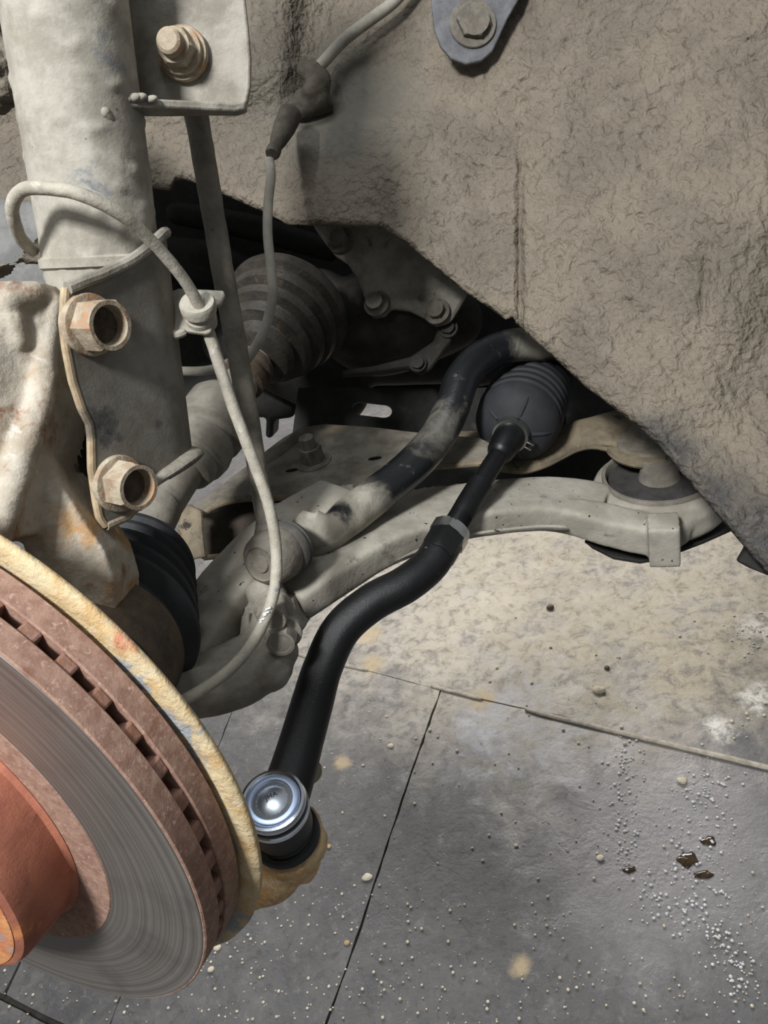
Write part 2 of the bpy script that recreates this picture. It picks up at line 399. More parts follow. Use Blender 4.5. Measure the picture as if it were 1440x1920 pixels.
def xpt(a, b, inside):
    def off(L):
        nn = Vector((-L[1].y, L[1].x))
        if (inside - L[0]).dot(nn) < 0: nn = -nn
        return L[0] + nn * L[2], L[1]
    (p, u), (q, v) = off(a), off(b)
    k = ((q - p).x * v.y - (q - p).y * v.x) / (u.x * v.y - u.y * v.x); return p + u * k
def raw(a, b):
    k = ((b[0] - a[0]).x * b[1].y - (b[0] - a[0]).y * b[1].x) / (a[1].x * b[1].y - a[1].y * b[1].x); return a[0] + a[1] * k
for i, (t_, r_, b_, l_) in enumerate([(LFAR, LR, LA, LL2), (LA, LR, LA2, LB), (LA, LB, LA2, LB2), (LA, LB2, LA2, LB3), (LA, LB3, LA2, LL), (LA2, LR, LNEAR, LB), (LA2, LB, LNEAR, LL), (LNEAR, LR, LNEAR2, LL)]):
    cs = [raw(t_, l_), raw(t_, r_), raw(b_, r_), raw(b_, l_)]; ce = sum(cs, Vector((0, 0))) / 4
    q = [xpt(t_, l_, ce), xpt(t_, r_, ce), xpt(b_, r_, ce), xpt(b_, l_, ce)]
    g = Geo(); z = (0, -.0008, .0006, -.0004, .0005, -.001, -.0006, 0)[i]; ring = []
    for k in range(4):                       # broken, slightly wandering edges
        A_, B_ = q[k], q[(k + 1) % 4]; m_ = max(2, min(160, int((B_ - A_).length / .022)))
        for e_ in range(m_):
            p_ = A_.lerp(B_, e_ / m_); v3 = Vector((p_.x, p_.y, 0))
            ring.append(p_ + Vector((noise.noise(v3 * 5), noise.noise(v3 * 5 + Vector((9, 0, 0))))) * .006 + Vector((noise.noise(v3 * 40 + Vector((0, 0, i))), noise.noise(v3 * 40 + Vector((9, 0, i))))) * .0022)
    g.slab([Vector((v.x, v.y, z)) for v in ring], Vector((0, 0, -.025)))
    mesh('slab', g, FLOORM, fl, smooth_=False)
# pale metal edging lying proud in the long joint
def strip(name, a, b, w, label):
    A, B = floor_at(*a), floor_at(*b); g = Geo(); n = 14
    pts = [A.lerp(B, i / n) + Vector((0, 0, .002 + .0012 * noise.noise(Vector((i * .7, a[0], 0))))) for i in range(n + 1)]
    g.tube(pts, [w * (.35 if i in (0, n) else 1) for i in range(n + 1)], 10, 60, up=UP, flat=[(w * .5, w * (.4 if i in (0, n) else 1)) for i in range(n + 1)])
    single(mesh(name, g, M['zincdull']), label, 'edging')
M['zincdull'] = grime('worn_edging', (172, 164, 150), (140, 132, 120), [((92, 86, 78), 20, .6, .7)], rough=.5)
strip('edging_strip', (985, 1332), (1475, 1449), .0055, 'long pale metal edging strip in the floor joint at right')
strip('edging_strip', (556, 1227), (690, 1258), .0045, 'short pale edging strip beside the black tie rod')
strip('edging_strip', (808, 1287), (905, 1312), .004, 'shortest pale edging strip, in the middle of the floor joint')

# chips lying on the floor, large ones as things
def chip(px, py, r, mat, label, name='plaster_chip', cat='chip', flat=.45):
    c = floor_at(px, py); g = Geo(); g.ball(Vector((c.x, c.y, r * flat * .7)), r, 2, (1, .8, flat))
    for v in g.v: v += (v - c) * (.35 * noise.noise(v * 140)); v.z = max(v.z, 0)
    single(mesh(name, g, mat, auto=0), label, cat, 'chips on the floor')
M['chip'] = grime('cream_chip', (206, 198, 180), (182, 172, 150), bump=.4)
M['chip2'] = grime('tan_chip', (188, 160, 120), (160, 134, 98), bump=.4)
chip(690, 1646, .009, M['chip'], 'largest cream plaster chip lying on the long floor crack')
chip(651, 1769, .005, M['chip2'], 'tan chip on the floor crack below the largest cream chip')
chip(1124, 1296, .012, M['chip'], 'white plaster chip just above the metal edging strip')
chip(1280, 1465, .009, M['chip'], 'pale yellow chip among the water droplets')
chip(733, 1400, .007, M['chip'], 'cream chip on the floor right of the black tie rod')
chip(1125, 1610, .006, M['chip'], 'small oval cream chip left of the brown oil spots')
chip(968, 1586, .004, M['chip'], 'tiny cream chip between the floor crack and droplets')
chip(617, 1588, .005, M['chip2'], 'tan chip right of the tie rod ball joint')
chip(1032, 1140, .009, M['mud'], 'dark clod of dirt on the cream dusty floor', 'dirt_clod', 'dirt', .6)
chip(1138, 1253, .006, M['mud'], 'small dark clod near the white chip', 'dirt_clod', 'dirt', .6)
chip(408, 1778, .007, M['chip'], 'cream chip beside the lowest edge of the brake disc')
chip(396, 1818, .006, M['chip'], 'smaller cream chip right under the brake disc rim')
# brown oil spots
M['oil'] = grime('brown_oil', (58, 44, 26), (40, 30, 18), rough=.08, bump=.02, bump2=.02, spec=.6)
for px, py, r, sy, lb in ((1290, 1612, .017, .7, 'largest brown oil spot among the water droplets'), (1328, 1578, .012, .7, 'brown oil spot above and right of the largest one'),
                      (1318, 1640, .014, .45, 'elongated brown oil spot below the largest one'), (1180, 1630, .010, .6, 'small brown oil spot left of the others')):
    c = floor_at(px, py); g = Geo(); rings = []
    for k, h in ((1.0, .0002), (.85, .0013), (.4, .0016), (.01, .0017)):
        rings.append([Vector((c.x + math.cos(q) * r * k * (1 + .5 * noise.noise(Vector((math.cos(q) * 1.6, math.sin(q) * 1.6, px)))), c.y + math.sin(q) * r * k * sy * (1 + .6 * noise.noise(Vector((math.cos(q) * 2, px, math.sin(q) * 2)))), h)) for q in (2 * math.pi * j / 28 for j in range(28))])
    g.loft(rings); single(mesh('oil_spot', g, M['oil'], auto=0), lb, 'oil spot')
# grit and droplets: too many to count
def scatter(name, n, pick, mat, label, cat, flat):
    g = Geo()
    for _ in range(n):
        px, py, r = pick(); c = floor_at(px, py)
        a = random.uniform(0, 3); g.ball(Vector((c.x, c.y, r * flat * .6)), r, 1, (1, random.uniform(.6, 1), flat))
    o = mesh(name, g, mat, auto=0); o['kind'] = 'stuff'; o['label'] = label; o['category'] = cat
def pick_grit():
    while True:
        px, py = random.uniform(0, 1440), 1150 + 770 * random.random() ** .8
        dens = .25 + .75 * math.exp(-((px - 560) / 260) ** 2) * (py > 1650) + .5 * (py > 1800)
        if random.random() < dens: return px, py, random.choice((.0012, .0016, .002, .0028)) * (1 if py > 1500 else 1.3)
scatter('floor_grit', 620, pick_grit, M['chip'], 'fine cream grit strewn over the grey floor', 'grit', .7)
M['water'] = grime('water_drops', (222, 222, 222), (205, 205, 205), rough=.03, bump=0, bump2=0, spec=1.)  # near-white base puts the drops' sparkle into their colour
wm = M['water'].node_tree.nodes['Principled BSDF']; wm.inputs['Transmission Weight'].default_value = .15; wm.inputs['IOR'].default_value = 1.33
def pick_drop():
    cx, cy, sx, sy = random.choice(((1170, 1440, 30, 50), (1180, 1560, 22, 70), (1310, 1530, 55, 70), (1300, 1620, 60, 60), (1330, 1480, 40, 40), (1350, 1760, 30, 70), (1390, 1830, 25, 60), (1300, 1700, 40, 50), (1400, 1190, 40, 40), (1230, 1690, 30, 40)))
    return random.gauss(cx, sx * .7), random.gauss(cy, sy * .7), random.choice((.0012, .0016, .002, .003))
scatter('water_droplets', 520, pick_drop, M['water'], 'scattered shiny water droplets on the floor at right', 'water', .55)

# ================================================================== wheel arch panel
EDGE = [(-200, 560), (60, 540), (110, 520), (200, 490), (258, 348), (275, 352), (318, 358), (323, 352), (329, 339), (345, 337), (375, 346), (500, 400), (540, 422), (715, 426), (762, 456), (870, 545), (948, 599), (962, 595), (974, 612), (1005, 640), (1100, 727), (1200, 802), (1240, 842), (1340, 960), (1440, 1078), (1600, 1270)]
def liner_d(x, y, fade=1.):
    d = .58 - .00012 * (x - 600) - .00004 * (y - 420)
    d = .60 - .02 * math.log(1 + math.exp((.60 - d) / .02))
    d -= .005 / (1 + math.exp(-(x - 972) / 5)) * (1 / (1 + math.exp(-(y - 300) / 25)))
    d += .010 * math.exp(-((x - 975) / 6) ** 2) * (1 / (1 + math.exp(-(y - 310) / 20)))
    d += .005 * math.exp(-((x - 1322 + .05 * (y - 530)) / 7) ** 2) * math.exp(-((y - 540) / 60) ** 4)
    d += .006 / (1 + math.exp((y - 212 - .02 * (x - 650)) / 5)) * math.exp(-((x - 690) / 130) ** 4)
    d += .022 / (1 + math.exp(-(x - 1370 - .35 * (700 - y)) / 30)) * (1 / (1 + math.exp((y - 830) / 50)))
    d -= .018 / (1 + math.exp((x - 560 + .1 * y) / 10)) * math.exp(-((y - 0) / 190) ** 6)
    d += .012 * math.exp(-((x - 600) / 30) ** 2) * math.exp(-((y - 170) / 50) ** 2)
    rough = 1 / (1 + math.exp(-(x - 690 + .45 * (y - 380)) / 40))
    v = Vector((x / 40., y / 40., 0))
    d += .0030 * noise.noise(v * .45) + fade * (.0022 * rough * noise.noise(v * 2.2) + .0006 * noise.noise(v * 3))
    return d
g = Geo()
xs = sorted(set([-200 + 1800 * i / 300 for i in range(301)] + [e[0] for e in EDGE])); rows = 170
for x in xs:
    yb = poly(EDGE, x)
    for j in range(rows + 1):
        f = j / rows; y = -330 + (yb + 330) * f
        g.v.append(P(x, y, liner_d(x, y, max(0., min(1., (1 - f) / .03))) + .004 * (max(0, f - .985) / .015)))
for i in range(len(xs) - 1):
    for j in range(rows):
        a = i * (rows + 1) + j; g.f.append((a, a + 1, a + rows + 2, a + rows + 1))
T = thing('wheel_arch_panel', 'big dusty brown wheel arch panel with wrinkled underseal coating', 'body panel', P(1000, 300, .53))
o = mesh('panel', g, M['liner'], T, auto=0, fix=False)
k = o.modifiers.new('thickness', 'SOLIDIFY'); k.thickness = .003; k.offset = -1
# folded dark flap at its lowest corner
g = Geo(); g.slab([P(*q) for q in ((1402, 1010, .478), (1398, 1028, .476), (1384, 1052, .474), (1410, 1066, .47), (1445, 1080, .465), (1500, 1100, .46), (1500, 1000, .465), (1430, 985, .472))], D(.1, 0, -1) * .006)
mesh('corner_flap', g, M['darkmetal'], T, bevel=.0015)
# bolted lug at the top of the frame
LO, LN = P(875, 50, .536), D(.05, -.1, 1).normalized()
T = thing('bolted_lug', 'blue-grey rounded steel lug with bolt at top of the panel', 'bracket', LO)
g = Geo(); g.slab(outline([(804, -90), (810, 10), (815, 55), (826, 85), (845, 108), (873, 120), (902, 114), (924, 96), (938, 66), (952, 35), (975, -5), (1010, -90)], LO, LN), LN * -.004)
mesh('lug_plate', g, grime('blue_grey_steel', (104, 104, 106), (84, 84, 86), [((122, 116, 106), 50, .58, .7)]), T, bevel=.001)
hexbolt('bolt', rayplane(886, 45, LO, LN), LN, .0165, .002, .0118, .005, M['boltdust'], T)

# ================================================================== dark engine bay behind
T = thing('engine_block', 'black engine casting deep behind the suspension', 'engine', P(760, 700, .85))
g = Geo()
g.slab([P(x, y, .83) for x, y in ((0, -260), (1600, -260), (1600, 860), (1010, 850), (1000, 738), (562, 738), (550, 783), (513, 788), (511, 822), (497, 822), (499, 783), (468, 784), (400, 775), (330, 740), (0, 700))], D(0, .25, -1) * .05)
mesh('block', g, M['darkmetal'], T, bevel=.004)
g = Geo()
for x0, y0, x1, y1, r in ((330, 400, 620, 470, .012), (430, 640, 640, 740, .03), (560, 690, 940, 680, .022), (300, 480, 470, 520, .02), (600, 640, 900, 690, .02)):
    g.blobs([(x0, y0, .80, r), ((x0 + x1) / 2, (y0 + y1) / 2 - 8, .795, r * 1.15), (x1, y1, .80, r)])
mesh('casting_ribs', g, M['darkmetal'], T, voxel=.004, smit=6)
g = Geo(); g.tube([P(300, 690, .70), P(350, 696, .70), P(400, 692, .70), P(450, 670, .71)], .0042, 12, 30)
single(mesh('coolant_pipe', g, M['hose']), 'thin grey pipe crossing the dark gap right of the strut', 'pipe')

# ================================================================== gearbox end with bolted cover
GO, GN = P(740, 520, .625), D(-.05, -.12, 1).normalized()
T = thing('gearbox', 'grey alloy gearbox end cover bolted over a dark rounded housing', 'gearbox', P(740, 680, .66))
g = Geo()
g.slab(outline([(585, 420), (610, 405), (720, 405), (800, 470), (880, 545), (862, 578), (846, 604), (820, 612), (796, 596), (770, 583), (735, 578), (722, 592), (700, 596), (683, 580), (684, 560), (670, 520), (650, 492), (628, 478), (606, 450)], GO, GN), GN * -.012)
mesh('end_cover', g, M['gear'], T, bevel=.003)
for x, y in ((639, 452), (707, 570), (820, 585)):
    hexbolt('bolt', rayplane(x, y, GO, GN) - GN * .0005, D(-.32, .12, 1), .0110, .0026, .0076, .0062, M['boltdust'], T, rot=.5)
g = Geo(); g.ball(P(720, 590, .695), .057, 3, (1.1, 1, .75)); g.blobs([(600, 560, .70, .028), (700, 640, .695, .032), (850, 600, .70, .028)])
mesh('housing', g, M['geardark'], T, voxel=.003, smit=8)
g = Geo(); g.slab([P(*q) for q in ((826, 606, .64), (856, 608, .64), (846, 640, .64), (808, 692, .64), (790, 700, .64), (766, 690, .64), (700, 700, .645), (640, 705, .65), (640, 692, .65), (700, 686, .645), (770, 668, .64), (812, 640, .64))], D(0, 0, -1) * .012)
mesh('joint_flange', g, M['geardark'], T, bevel=.002)
hexbolt('bolt', P(784, 682, .64), D(-.2, .1, 1), .0075, .002, .0058, .004, M['geardark'], T)
hexbolt('bolt', P(840, 616, .64), D(-.2, .1, 1), .0085, .002, .0062, .004, M['geardark'], T)

# ================================================================== subframe
SO, SN = P(600, 860, .62), (UP * 1.0 + D(0, 0, .05)).normalized()
T = thing('subframe', 'dusty pressed steel subframe with rusty edges behind the control arm', 'subframe', P(600, 900, .60))
g = Geo()
g.slab(outline([(340, 948), (372, 940), (420, 905), (480, 858), (530, 820), (565, 801), (610, 794), (700, 800), (800, 812), (900, 820), (960, 850), (905, 862), (850, 866), (790, 872), (720, 893), (650, 910), (590, 922), (520, 927), (450, 930), (405, 942), (376, 962)], SO, SN), SN * -.0035)
mesh('top_plate', g, M['subframe'], T, bevel=.0012)
# rolled rusty front lip of the plate
g = Geo(); lip = outline([(374, 962), (405, 943), (450, 931), (520, 928), (590, 923), (650, 911), (720, 894), (790, 873), (850, 867), (905, 863)], SO, SN)
g.tube([p - SN * .0025 for p in lip], .0026, 10, 70); mesh('plate_lip', g, M['subrust'], T)
# pressed ridge beside the stud
g = Geo(); g.tube([p - SN * .001 for p in outline([(492, 872), (520, 850), (552, 826)], SO, SN)], [.003, .006, .004], 10, 24); mesh('pressed_rib', g, M['subframe'], T)
b = hexbolt('stud_nut', rayplane(588, 866, SO, SN) - SN * .001, SN, .0150, .0020, .0095, .0130, M['boltdust'], T, tip=.009, rot=.3)
g = Geo(); o_ = rayplane(588, 866, SO, SN) + SN * .0145
for k in range(6): g.lathe(o_ + SN * (.0015 * k), SN, [(0, .0054), (.0007, .0061), (.0014, .0054)], 20)
mesh('stud_thread', g, M['boltdust'], b)
for x, y in ((548, 882), (703, 860)):
    g = Geo(); c = rayplane(x, y, SO, SN); u = D(1, -.1, 0); u = (u - SN * u.dot(SN)).normalized(); v = SN.cross(u)
    g.loft([[c + SN * h + (u * math.cos(q) * .0055 + v * math.sin(q) * .0022) * k for q in (2 * math.pi * j / 16 for j in range(16))] for k, h in ((1, -.001), (1, .0004), (.7, .0004))])
    mesh('drain_hole', g, M['satin'], T)
# left box end, open and rusty inside
g = Geo(); g.slab([P(*q) for q in ((334, 962, .585), (352, 946, .585), (374, 956, .58), (378, 1000, .575), (382, 1044, .57), (352, 1052, .57), (330, 1048, .575))], D(.1, 0, -1) * .006)
mesh('end_wall', g, M['subrust'], T, bevel=.0015)
g = Geo(); g.slab([P(*q) for q in ((372, 956, .63), (450, 925, .63), (640, 895, .64), (640, 940, .63), (540, 960, .625), (440, 1040, .62), (380, 1046, .62))], D(.1, .3, -1) * .006)
mesh('inner_wall', g, M['darkrust'], T, bevel=.001)
g = Geo(); g.tube([P(374, 958, .581), P(377, 1000, .577), P(382, 1046, .571)], .0022, 8, 16); g.tube([P(382, 1046, .572), P(430, 1040, .585), P(448, 1030, .60)], .0022, 8, 16)
mesh('wall_edge', g, M['subrust'], T)
# wavy flange under the rack boot
def d2(x, y): return .615 - .00005 * (x - 900) - .00035 * (y - 850)
g = Geo(); up_e = [(850, 812), (900, 815), (950, 818), (1000, 816), (1050, 806), (1100, 790), (1150, 776), (1200, 778), (1260, 800)]
lo_e = [(850, 858), (893, 866), (935, 880), (985, 884), (1035, 868), (1075, 846), (1115, 838), (1165, 850), (1262, 878)]
a_, _ = smooth([P(x, y, d2(x, y) + .02) for x, y in up_e], 0, 64); b_, _ = smooth([P(x, y, d2(x, y)) for x, y in lo_e], 0, 64)
rows_ = []
for k in range(13):
    f = k / 12; rows_.append([p.lerp(q, f) + UP * (.006 * math.sin(f * 3.1) + .004 * noise.noise(p * 30 + Vector((0, 0, f * 2)))) for p, q in zip(a_, b_)])
g.loft(rows_, close=False); mesh('rear_flange', g, M['subrust'], T, solid=.003, fix=False)
g = Geo(); g.tube(b_[::6], .0020, 8, 80); mesh('flange_edge', g, M['subrust'], T)
# mount pad sitting on the bush sleeve
MP = P(1226, 828, .602)
g = Geo(); g.lathe(MP, UP, [(-.0035, .002), (-.0035, .0355), (-.001, .0370), (.003, .0362), (.004, .030), (.004, .001)], 48)
pad = mesh('mount_pad', g, M['subrust'], T)
g = Geo(); g.lathe(MP, UP, [(.003, .031), (.006, .029), (.0075, .021), (.0115, .018), (.0125, .012), (.0125, .001)], 48); mesh('pad_boss', g, M['subframe'], pad)
# dark rear wall with one slotted hole
bm = bmesh.new(); WD = .70
def loop(pts):
    vs = [bm.verts.new(P(x, y, WD)) for x, y in pts]; return [bm.edges.new((vs[i], vs[(i + 1) % len(vs)])) for i in range(len(vs))]
slot = []
for k in range(10): q = math.radians(90 + 180 * k / 9); slot.append((675 + 15 * math.cos(q), 767 - 12 * math.sin(q)))
for k in range(10): q = math.radians(-90 + 180 * k / 9); slot.append((720 + 15 * math.cos(q), 772 - 12 * math.sin(q)))
es = loop([(560, 728), (1060, 728), (1060, 800), (1300, 800), (1300, 900), (1100, 905), (640, 940), (560, 900), (548, 822)]) + loop(slot)
bmesh.ops.triangle_fill(bm, edges=es, use_beauty=True)
g = Geo(); bm.verts.index_update(); g.add([v.co.copy() for v in bm.verts], [tuple(v.index for v in f.verts) for f in bm.faces]); bm.free()
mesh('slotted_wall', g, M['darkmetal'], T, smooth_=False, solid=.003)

# ================================================================== lower control arm
T = thing('control_arm', 'dusty grey forged lower control arm with large round bush', 'control arm', P(860, 1010, .53))
def beam(g, path, hw, hh, n=60, crown=.25):
    """rounded box section bar: hw half depth, hh half height"""
    pts, sc = smooth([P(*p) for p in path], [Vector((a, b, 0)) for a, b in zip(hw, hh)], n); rings = []
    for i, p in enumerate(pts):
        t = (pts[min(i + 1, n)] - pts[max(0, i - 1)]).normalized(); s = t.cross(UP).normalized(); u = s.cross(t)
        w, h = sc[i].x, sc[i].y; ring = []
        for k in range(32):
            q = 2 * math.pi * k / 32; c, e = math.cos(q), math.sin(q)
            x = math.copysign(abs(c) ** crown, c); y = math.copysign(abs(e) ** crown, e); ring.append(p + s * (x * w) + u * (y * h))
        rings.append(ring)
    g.loft(rings)
g = Geo()
beam(g, [(545, 1128, .486), (600, 1085, .500), (690, 1022, .525), (780, 985, .548), (870, 958, .567), (1000, 944, .582), (1080, 950, .583), (1130, 962, .577)], [.015, .018, .022, .0245, .0255, .0255, .0255, .0220], [.0100, .0110, .0112, .0112, .0112, .0112, .0117, .0125])
beam(g, [(330, 1268, .445), (375, 1190, .462), (430, 1110, .482), (490, 1045, .500), (560, 985, .522), (640, 935, .545)], [.017, .019, .021, .022, .022, .02], [.012] * 6, 40)
beam(g, [(1000, 955, .574), (1080, 970, .567), (1140, 984, .560), (1190, 997, .554), (1235, 1005, .550), (1290, 998, .556)], [.006, .011, .013, .012, .010, .004], [.006, .0108, .0118, .0122, .0122, .006], 40)
# web between the legs
g.slab([P(*q) for q in ((505, 945, .545), (560, 925, .56), (660, 902, .57), (670, 925, .565), (860, 905, .585), (860, 960, .57), (700, 1030, .53), (560, 1110, .495), (480, 1080, .50))], UP * -.012)
g.lathe(P(1236, 886, .585), UP, [(-.034, .001), (-.034, .046), (-.028, .0505), (-.013, .0512), (-.008, .0490), (-.0045, .0475), (-.0035, .0445), (-.002, .0435), (-.002, .040), (-.012, .0395), (-.016, .001)], 56)
# raised ledge along the front face and the square lug
LC = P(1245, 1013, .540); ff = (LC - P(1236, 886, .585)); ff.z = 0; ff.normalize(); fs = ff.cross(UP)
g.box(LC, fs * .0105, ff * .011, UP * .0165)
mesh('arm', g, M['arm'], T, voxel=.0016, smit=5, disp=(.0008, .02))
g = Geo(); g.tube([P(640, 1112, .495), P(700, 1070, .508), P(790, 1030, .525), P(880, 1003, .539), P(1000, 988, .553), P(1060, 988, .553)], .0012, 8, 70); mesh('casting_seam', g, M['arm'], T)
BC = P(1236, 886, .585)
g = Geo(); rr = [(-.012, .0418), (-.0005, .0424), (.0008, .0416), (.0008, .0396), (-.0008, .0388), (-.012, .0385)]
g.lathe(BC, UP, rr, 56); bush = mesh('bush_ring', g, M['bushring'], T)
g = Geo(); g.lathe(BC, UP, [(-.014, .0392), (-.0060, .0390), (-.0052, .033), (-.0056, .024), (-.0040, .0170), (-.0040, .001)], 48)
mesh('bush_rubber', g, M['bushrubber'], bush)
g = Geo(); g.lathe(BC, UP, [(-.007, .0160), (-.003, .0150), (.002, .0140), (.014, .0134), (.014, .001)], 40); mesh('bush_sleeve', g, M['bushring'], bush)
g = Geo(); g.lathe(BC - UP * .034, UP, [(0, .001), (0, .040), (.002, .043), (.006, .042), (.006, .001)], 48); mesh('bush_lower_lip', g, M['darkmetal'], T)
g = Geo(); g.slab([P(*q) for q in ((1095, 1012, .575), (1110, 1022, .575), (1150, 1044, .57), (1200, 1052, .565), (1235, 1046, .565), (1320, 1014, .57), (1385, 985, .58), (1400, 968, .585), (1340, 940, .595), (1200, 990, .595))], UP * -.003)
mesh('heat_shield', g, M['darkmetal'], T, bevel=.0008)

# ================================================================== lower ball joint and its pinch bolts
T = thing('lower_ball_joint', 'dusty lower ball joint housing with two bolts', 'ball joint', P(460, 1310, .45))
g = Geo()
g.blobs([(488, 1112, .468, .0095), (500, 1108, .468, .0105), (512, 1118, .468, .0090)])
g.slab([P(*q) for q in ((458, 1138, .462), (500, 1128, .465), (548, 1122, .47), (558, 1150, .47), (573, 1176, .47), (552, 1200, .466), (548, 1222, .462), (520, 1228, .46), (458, 1200, .456), (452, 1165, .46))], D(.1, .2, -1) * .02)
g.blobs([(310, 1310, .425, .012), (350, 1292, .435, .018), (410, 1276, .445, .0195), (455, 1258, .452, .020), (490, 1228, .457, .019), (505, 1185, .462, .015)], 18)
g.blobs([(530, 1222, .455, .010), (500, 1250, .450, .016)])
mesh('housing', g, M['armdust'], T, voxel=.0013, smit=3, disp=(.0012, .014))
for x, y, d, r in ((513, 1141, .4405, .0), (530, 1184, .444, .4)):
    hexbolt('pinch_bolt', P(x, y, d), D(.03, -.42, .9), .0115, .0022, .0088, .0105, M['armdust'], T, rot=r)
# ball joint pressed collar below
g = Geo(); g.slab([P(*q) for q in ((452, 1155, .458), (466, 1150, .456), (468, 1200, .45), (446, 1212, .45))], D(.2, 0, -1) * .006); mesh('clamp_ear', g, M['armdust'], T, bevel=.001)

# ================================================================== drive shaft
T = thing('drive_shaft', 'drive shaft with black outer boot, dusty middle and dark inner boot', 'drive shaft', P(215, 1130, .415))
A0, A1, A2 = P(208, 1145, .435), P(300, 948, .492), P(545, 575, .635)
ax1 = (P(264, 1030, .505) - A0).normalized()
def ribs(n, t0, t1, r0, r1, amp):
    out = []; m = n * 8
    for i in range(m + 1):
        f = i / m; w = math.cos(f * n * 2 * math.pi); out.append((t0 + (t1 - t0) * f, r0 + (r1 - r0) * f - amp * (.5 + .5 * (math.copysign(abs(w) ** .7, w)))))
    return out
g = Geo(); g.lathe(A0, ax1, [(-.045, .001), (-.045, .044), (-.035, .0455)] + ribs(5, -.032, .058, .055, .038, .0125) + [(.064, .026), (.072, .020), (.072, .001)], 64)
mesh('outer_boot', g, M['rubber'], T)
g = Geo(); g.lathe(A0, ax1, [(-.075, .001), (-.075, .044), (-.040, .0475), (-.036, .045), (-.036, .001)], 64); mesh('outer_joint', g, M['axlerust'], T)
ax2 = (A2 - A1).normalized(); L2 = (A2 - A1).length
g = Geo(); g.tube([A0 + ax1 * .05, A1 - ax2 * .004, A1 + ax2 * .02, A2], [.0150, .0150, .0140, .0135], 28, 40); mesh('shaft', g, M['shaft'], T)
def on(px):                    # distance along the straight shaft for an image x
    lo, hi = 0., L2
    for _ in range(40):
        m = (lo + hi) / 2
        if proj(A1 + ax2 * m)[0] < px: lo = m
        else: hi = m
    return lo
q = on(352)
g = Geo(); g.lathe(A1 + ax2 * q, ax2, [(-.008, .0145), (-.006, .0185), (.0, .0205), (.004, .0195), (.006, .0230), (.014, .0245), (.022, .0235), (.024, .0205), (.028, .0205), (.030, .0250), (.042, .0262), (.056, .0258), (.062, .0225), (.066, .0145)], 48)
mesh('vibration_damper', g, M['shaft'], T)
q = on(455)
g = Geo(); g.lathe(A1 + ax2 * q, ax2, [(-.004, .013), (-.002, .0170), (.006, .0170), (.008, .0150), (.011, .0150), (.013, .0175), (.018, .0175), (.019, .014)], 40); mesh('boot_clamp', g, M['axlerust'], T)
q = on(480)
g = Geo(); g.lathe(A1 + ax2 * q, ax2, [(-.002, .016), (.002, .025), (.009, .028), (.010, .024), (.014, .026), (.016, .034), (.022, .037), (.024, .032), (.028, .034), (.030, .041), (.036, .043), (.038, .038), (.042, .039), (.044, .046), (.050, .048), (.052, .044), (.056, .045), (.058, .051), (.066, .0515), (.070, .050), (.074, .042), (.09, .035), (.09, .001)], 64)
mesh('inner_boot', g, grime('brown_black_boot', (62, 57, 50), (46, 43, 39), [((90, 74, 56), 40, .6, .7)], rough=.5), T)

# ================================================================== steering rack boot + inner tie rod
RB0, RB1 = P(958, 815, .575), P(1008, 708, .665)
rax = (RB1 - RB0).normalized()
T = thing('rack_boot', 'black ribbed rubber steering rack boot under the panel edge', 'rubber boot', RB0)
pr = [(-.002, .001), (-.002, .0118), (.004, .0122), (.005, .0150), (.009, .0235), (.014, .0290), (.020, .0318), (.026, .0325)]
t0 = .026
for k in range(8):
    r = .0330 - .0006 * max(0, k - 3)
    pr += [(t0 + .001, r - .0026), (t0 + .003, r - .0026), (t0 + .0045, r), (t0 + .0085, r + .0004), (t0 + .0100, r - .0005)]; t0 += .0105
pr += [(t0 + .01, .02), (t0 + .01, .001)]
g = Geo(); g.lathe(RB0, rax, pr, 64); boot = mesh('bellows', g, M['rubberdust'], T, auto=50)
for k in range(5):
    u, v = basis(rax); q = 2 * math.pi * k / 5 + .5; w = u * math.cos(q) + v * math.sin(q)
    g = Geo(); g.tube([RB0 + rax * .005 + w * .0146, RB0 + rax * .009 + w * .0232, RB0 + rax * .013 + w * .0276], [.0016, .0014, .0006], 8, 10); mesh('boot_rib', g, M['rubberdust'], boot)
g = Geo(); g.lathe(RB0, rax, [(-.0035, .0118), (-.0035, .0134), (.0030, .0136), (.0030, .0118)], 40)
cl = mesh('hose_clamp', g, M['zinc'], T); cl['label'] = 'silver spring clamp'
sd = D(.85, -.5, .1); sd = (sd - rax * sd.dot(rax)).normalized(); tn = rax.cross(sd)
g = Geo()
for k in (-1, 1): g.box(RB0 + sd * .0155 + tn * (.0022 * k) - rax * .0002, sd * .0030, tn * .0006, rax * .0030)
mesh('clamp_tabs', g, M['zinc'], cl, bevel=.0003)

JN = P(842, 1003, .520)
tax = (RB0 - JN).normalized(); TL = (RB0 - JN).length
T = thing('inner_tie_rod', 'slim black inner tie rod with threaded end and silver nut', 'tie rod', JN)
g = Geo(); g.lathe(JN, tax, [(0, .0078), (.018, .0078), (.020, .0083), (.030, .0086), (.046, .0086), (.050, .0090), (.051, .0076), (TL - .030, .0072), (TL - .024, .0070), (TL - .022, .0092), (TL - .020, .0100), (TL - .006, .0118), (TL, .0118), (TL, .001)], 36); mesh('shaft', g, M['satin'], T)
g = Geo(); pts = []
for i in range(12 * 16 + 1):
    q = 2 * math.pi * i / 16; u, v = basis(tax); pts.append(JN + tax * (.004 + .0013 * i / 16) + (u * math.cos(q) + v * math.sin(q)) * .0079)
g.tube(pts, .0005, 5, len(pts)); mesh('thread', g, M['satin'], T)
g = Geo(); g.hexa(JN, tax, [(-.0060, .0100, 0), (-.0060, .0128, 0), (-.0048, .0142, 1), (.0045, .0142, 1), (.0057, .0128, 0), (.0057, .0078, 0)], .35)
b = mesh('lock_nut', g, M['zinc'], T, auto=25); b['label'] = 'silver hexagonal lock nut'

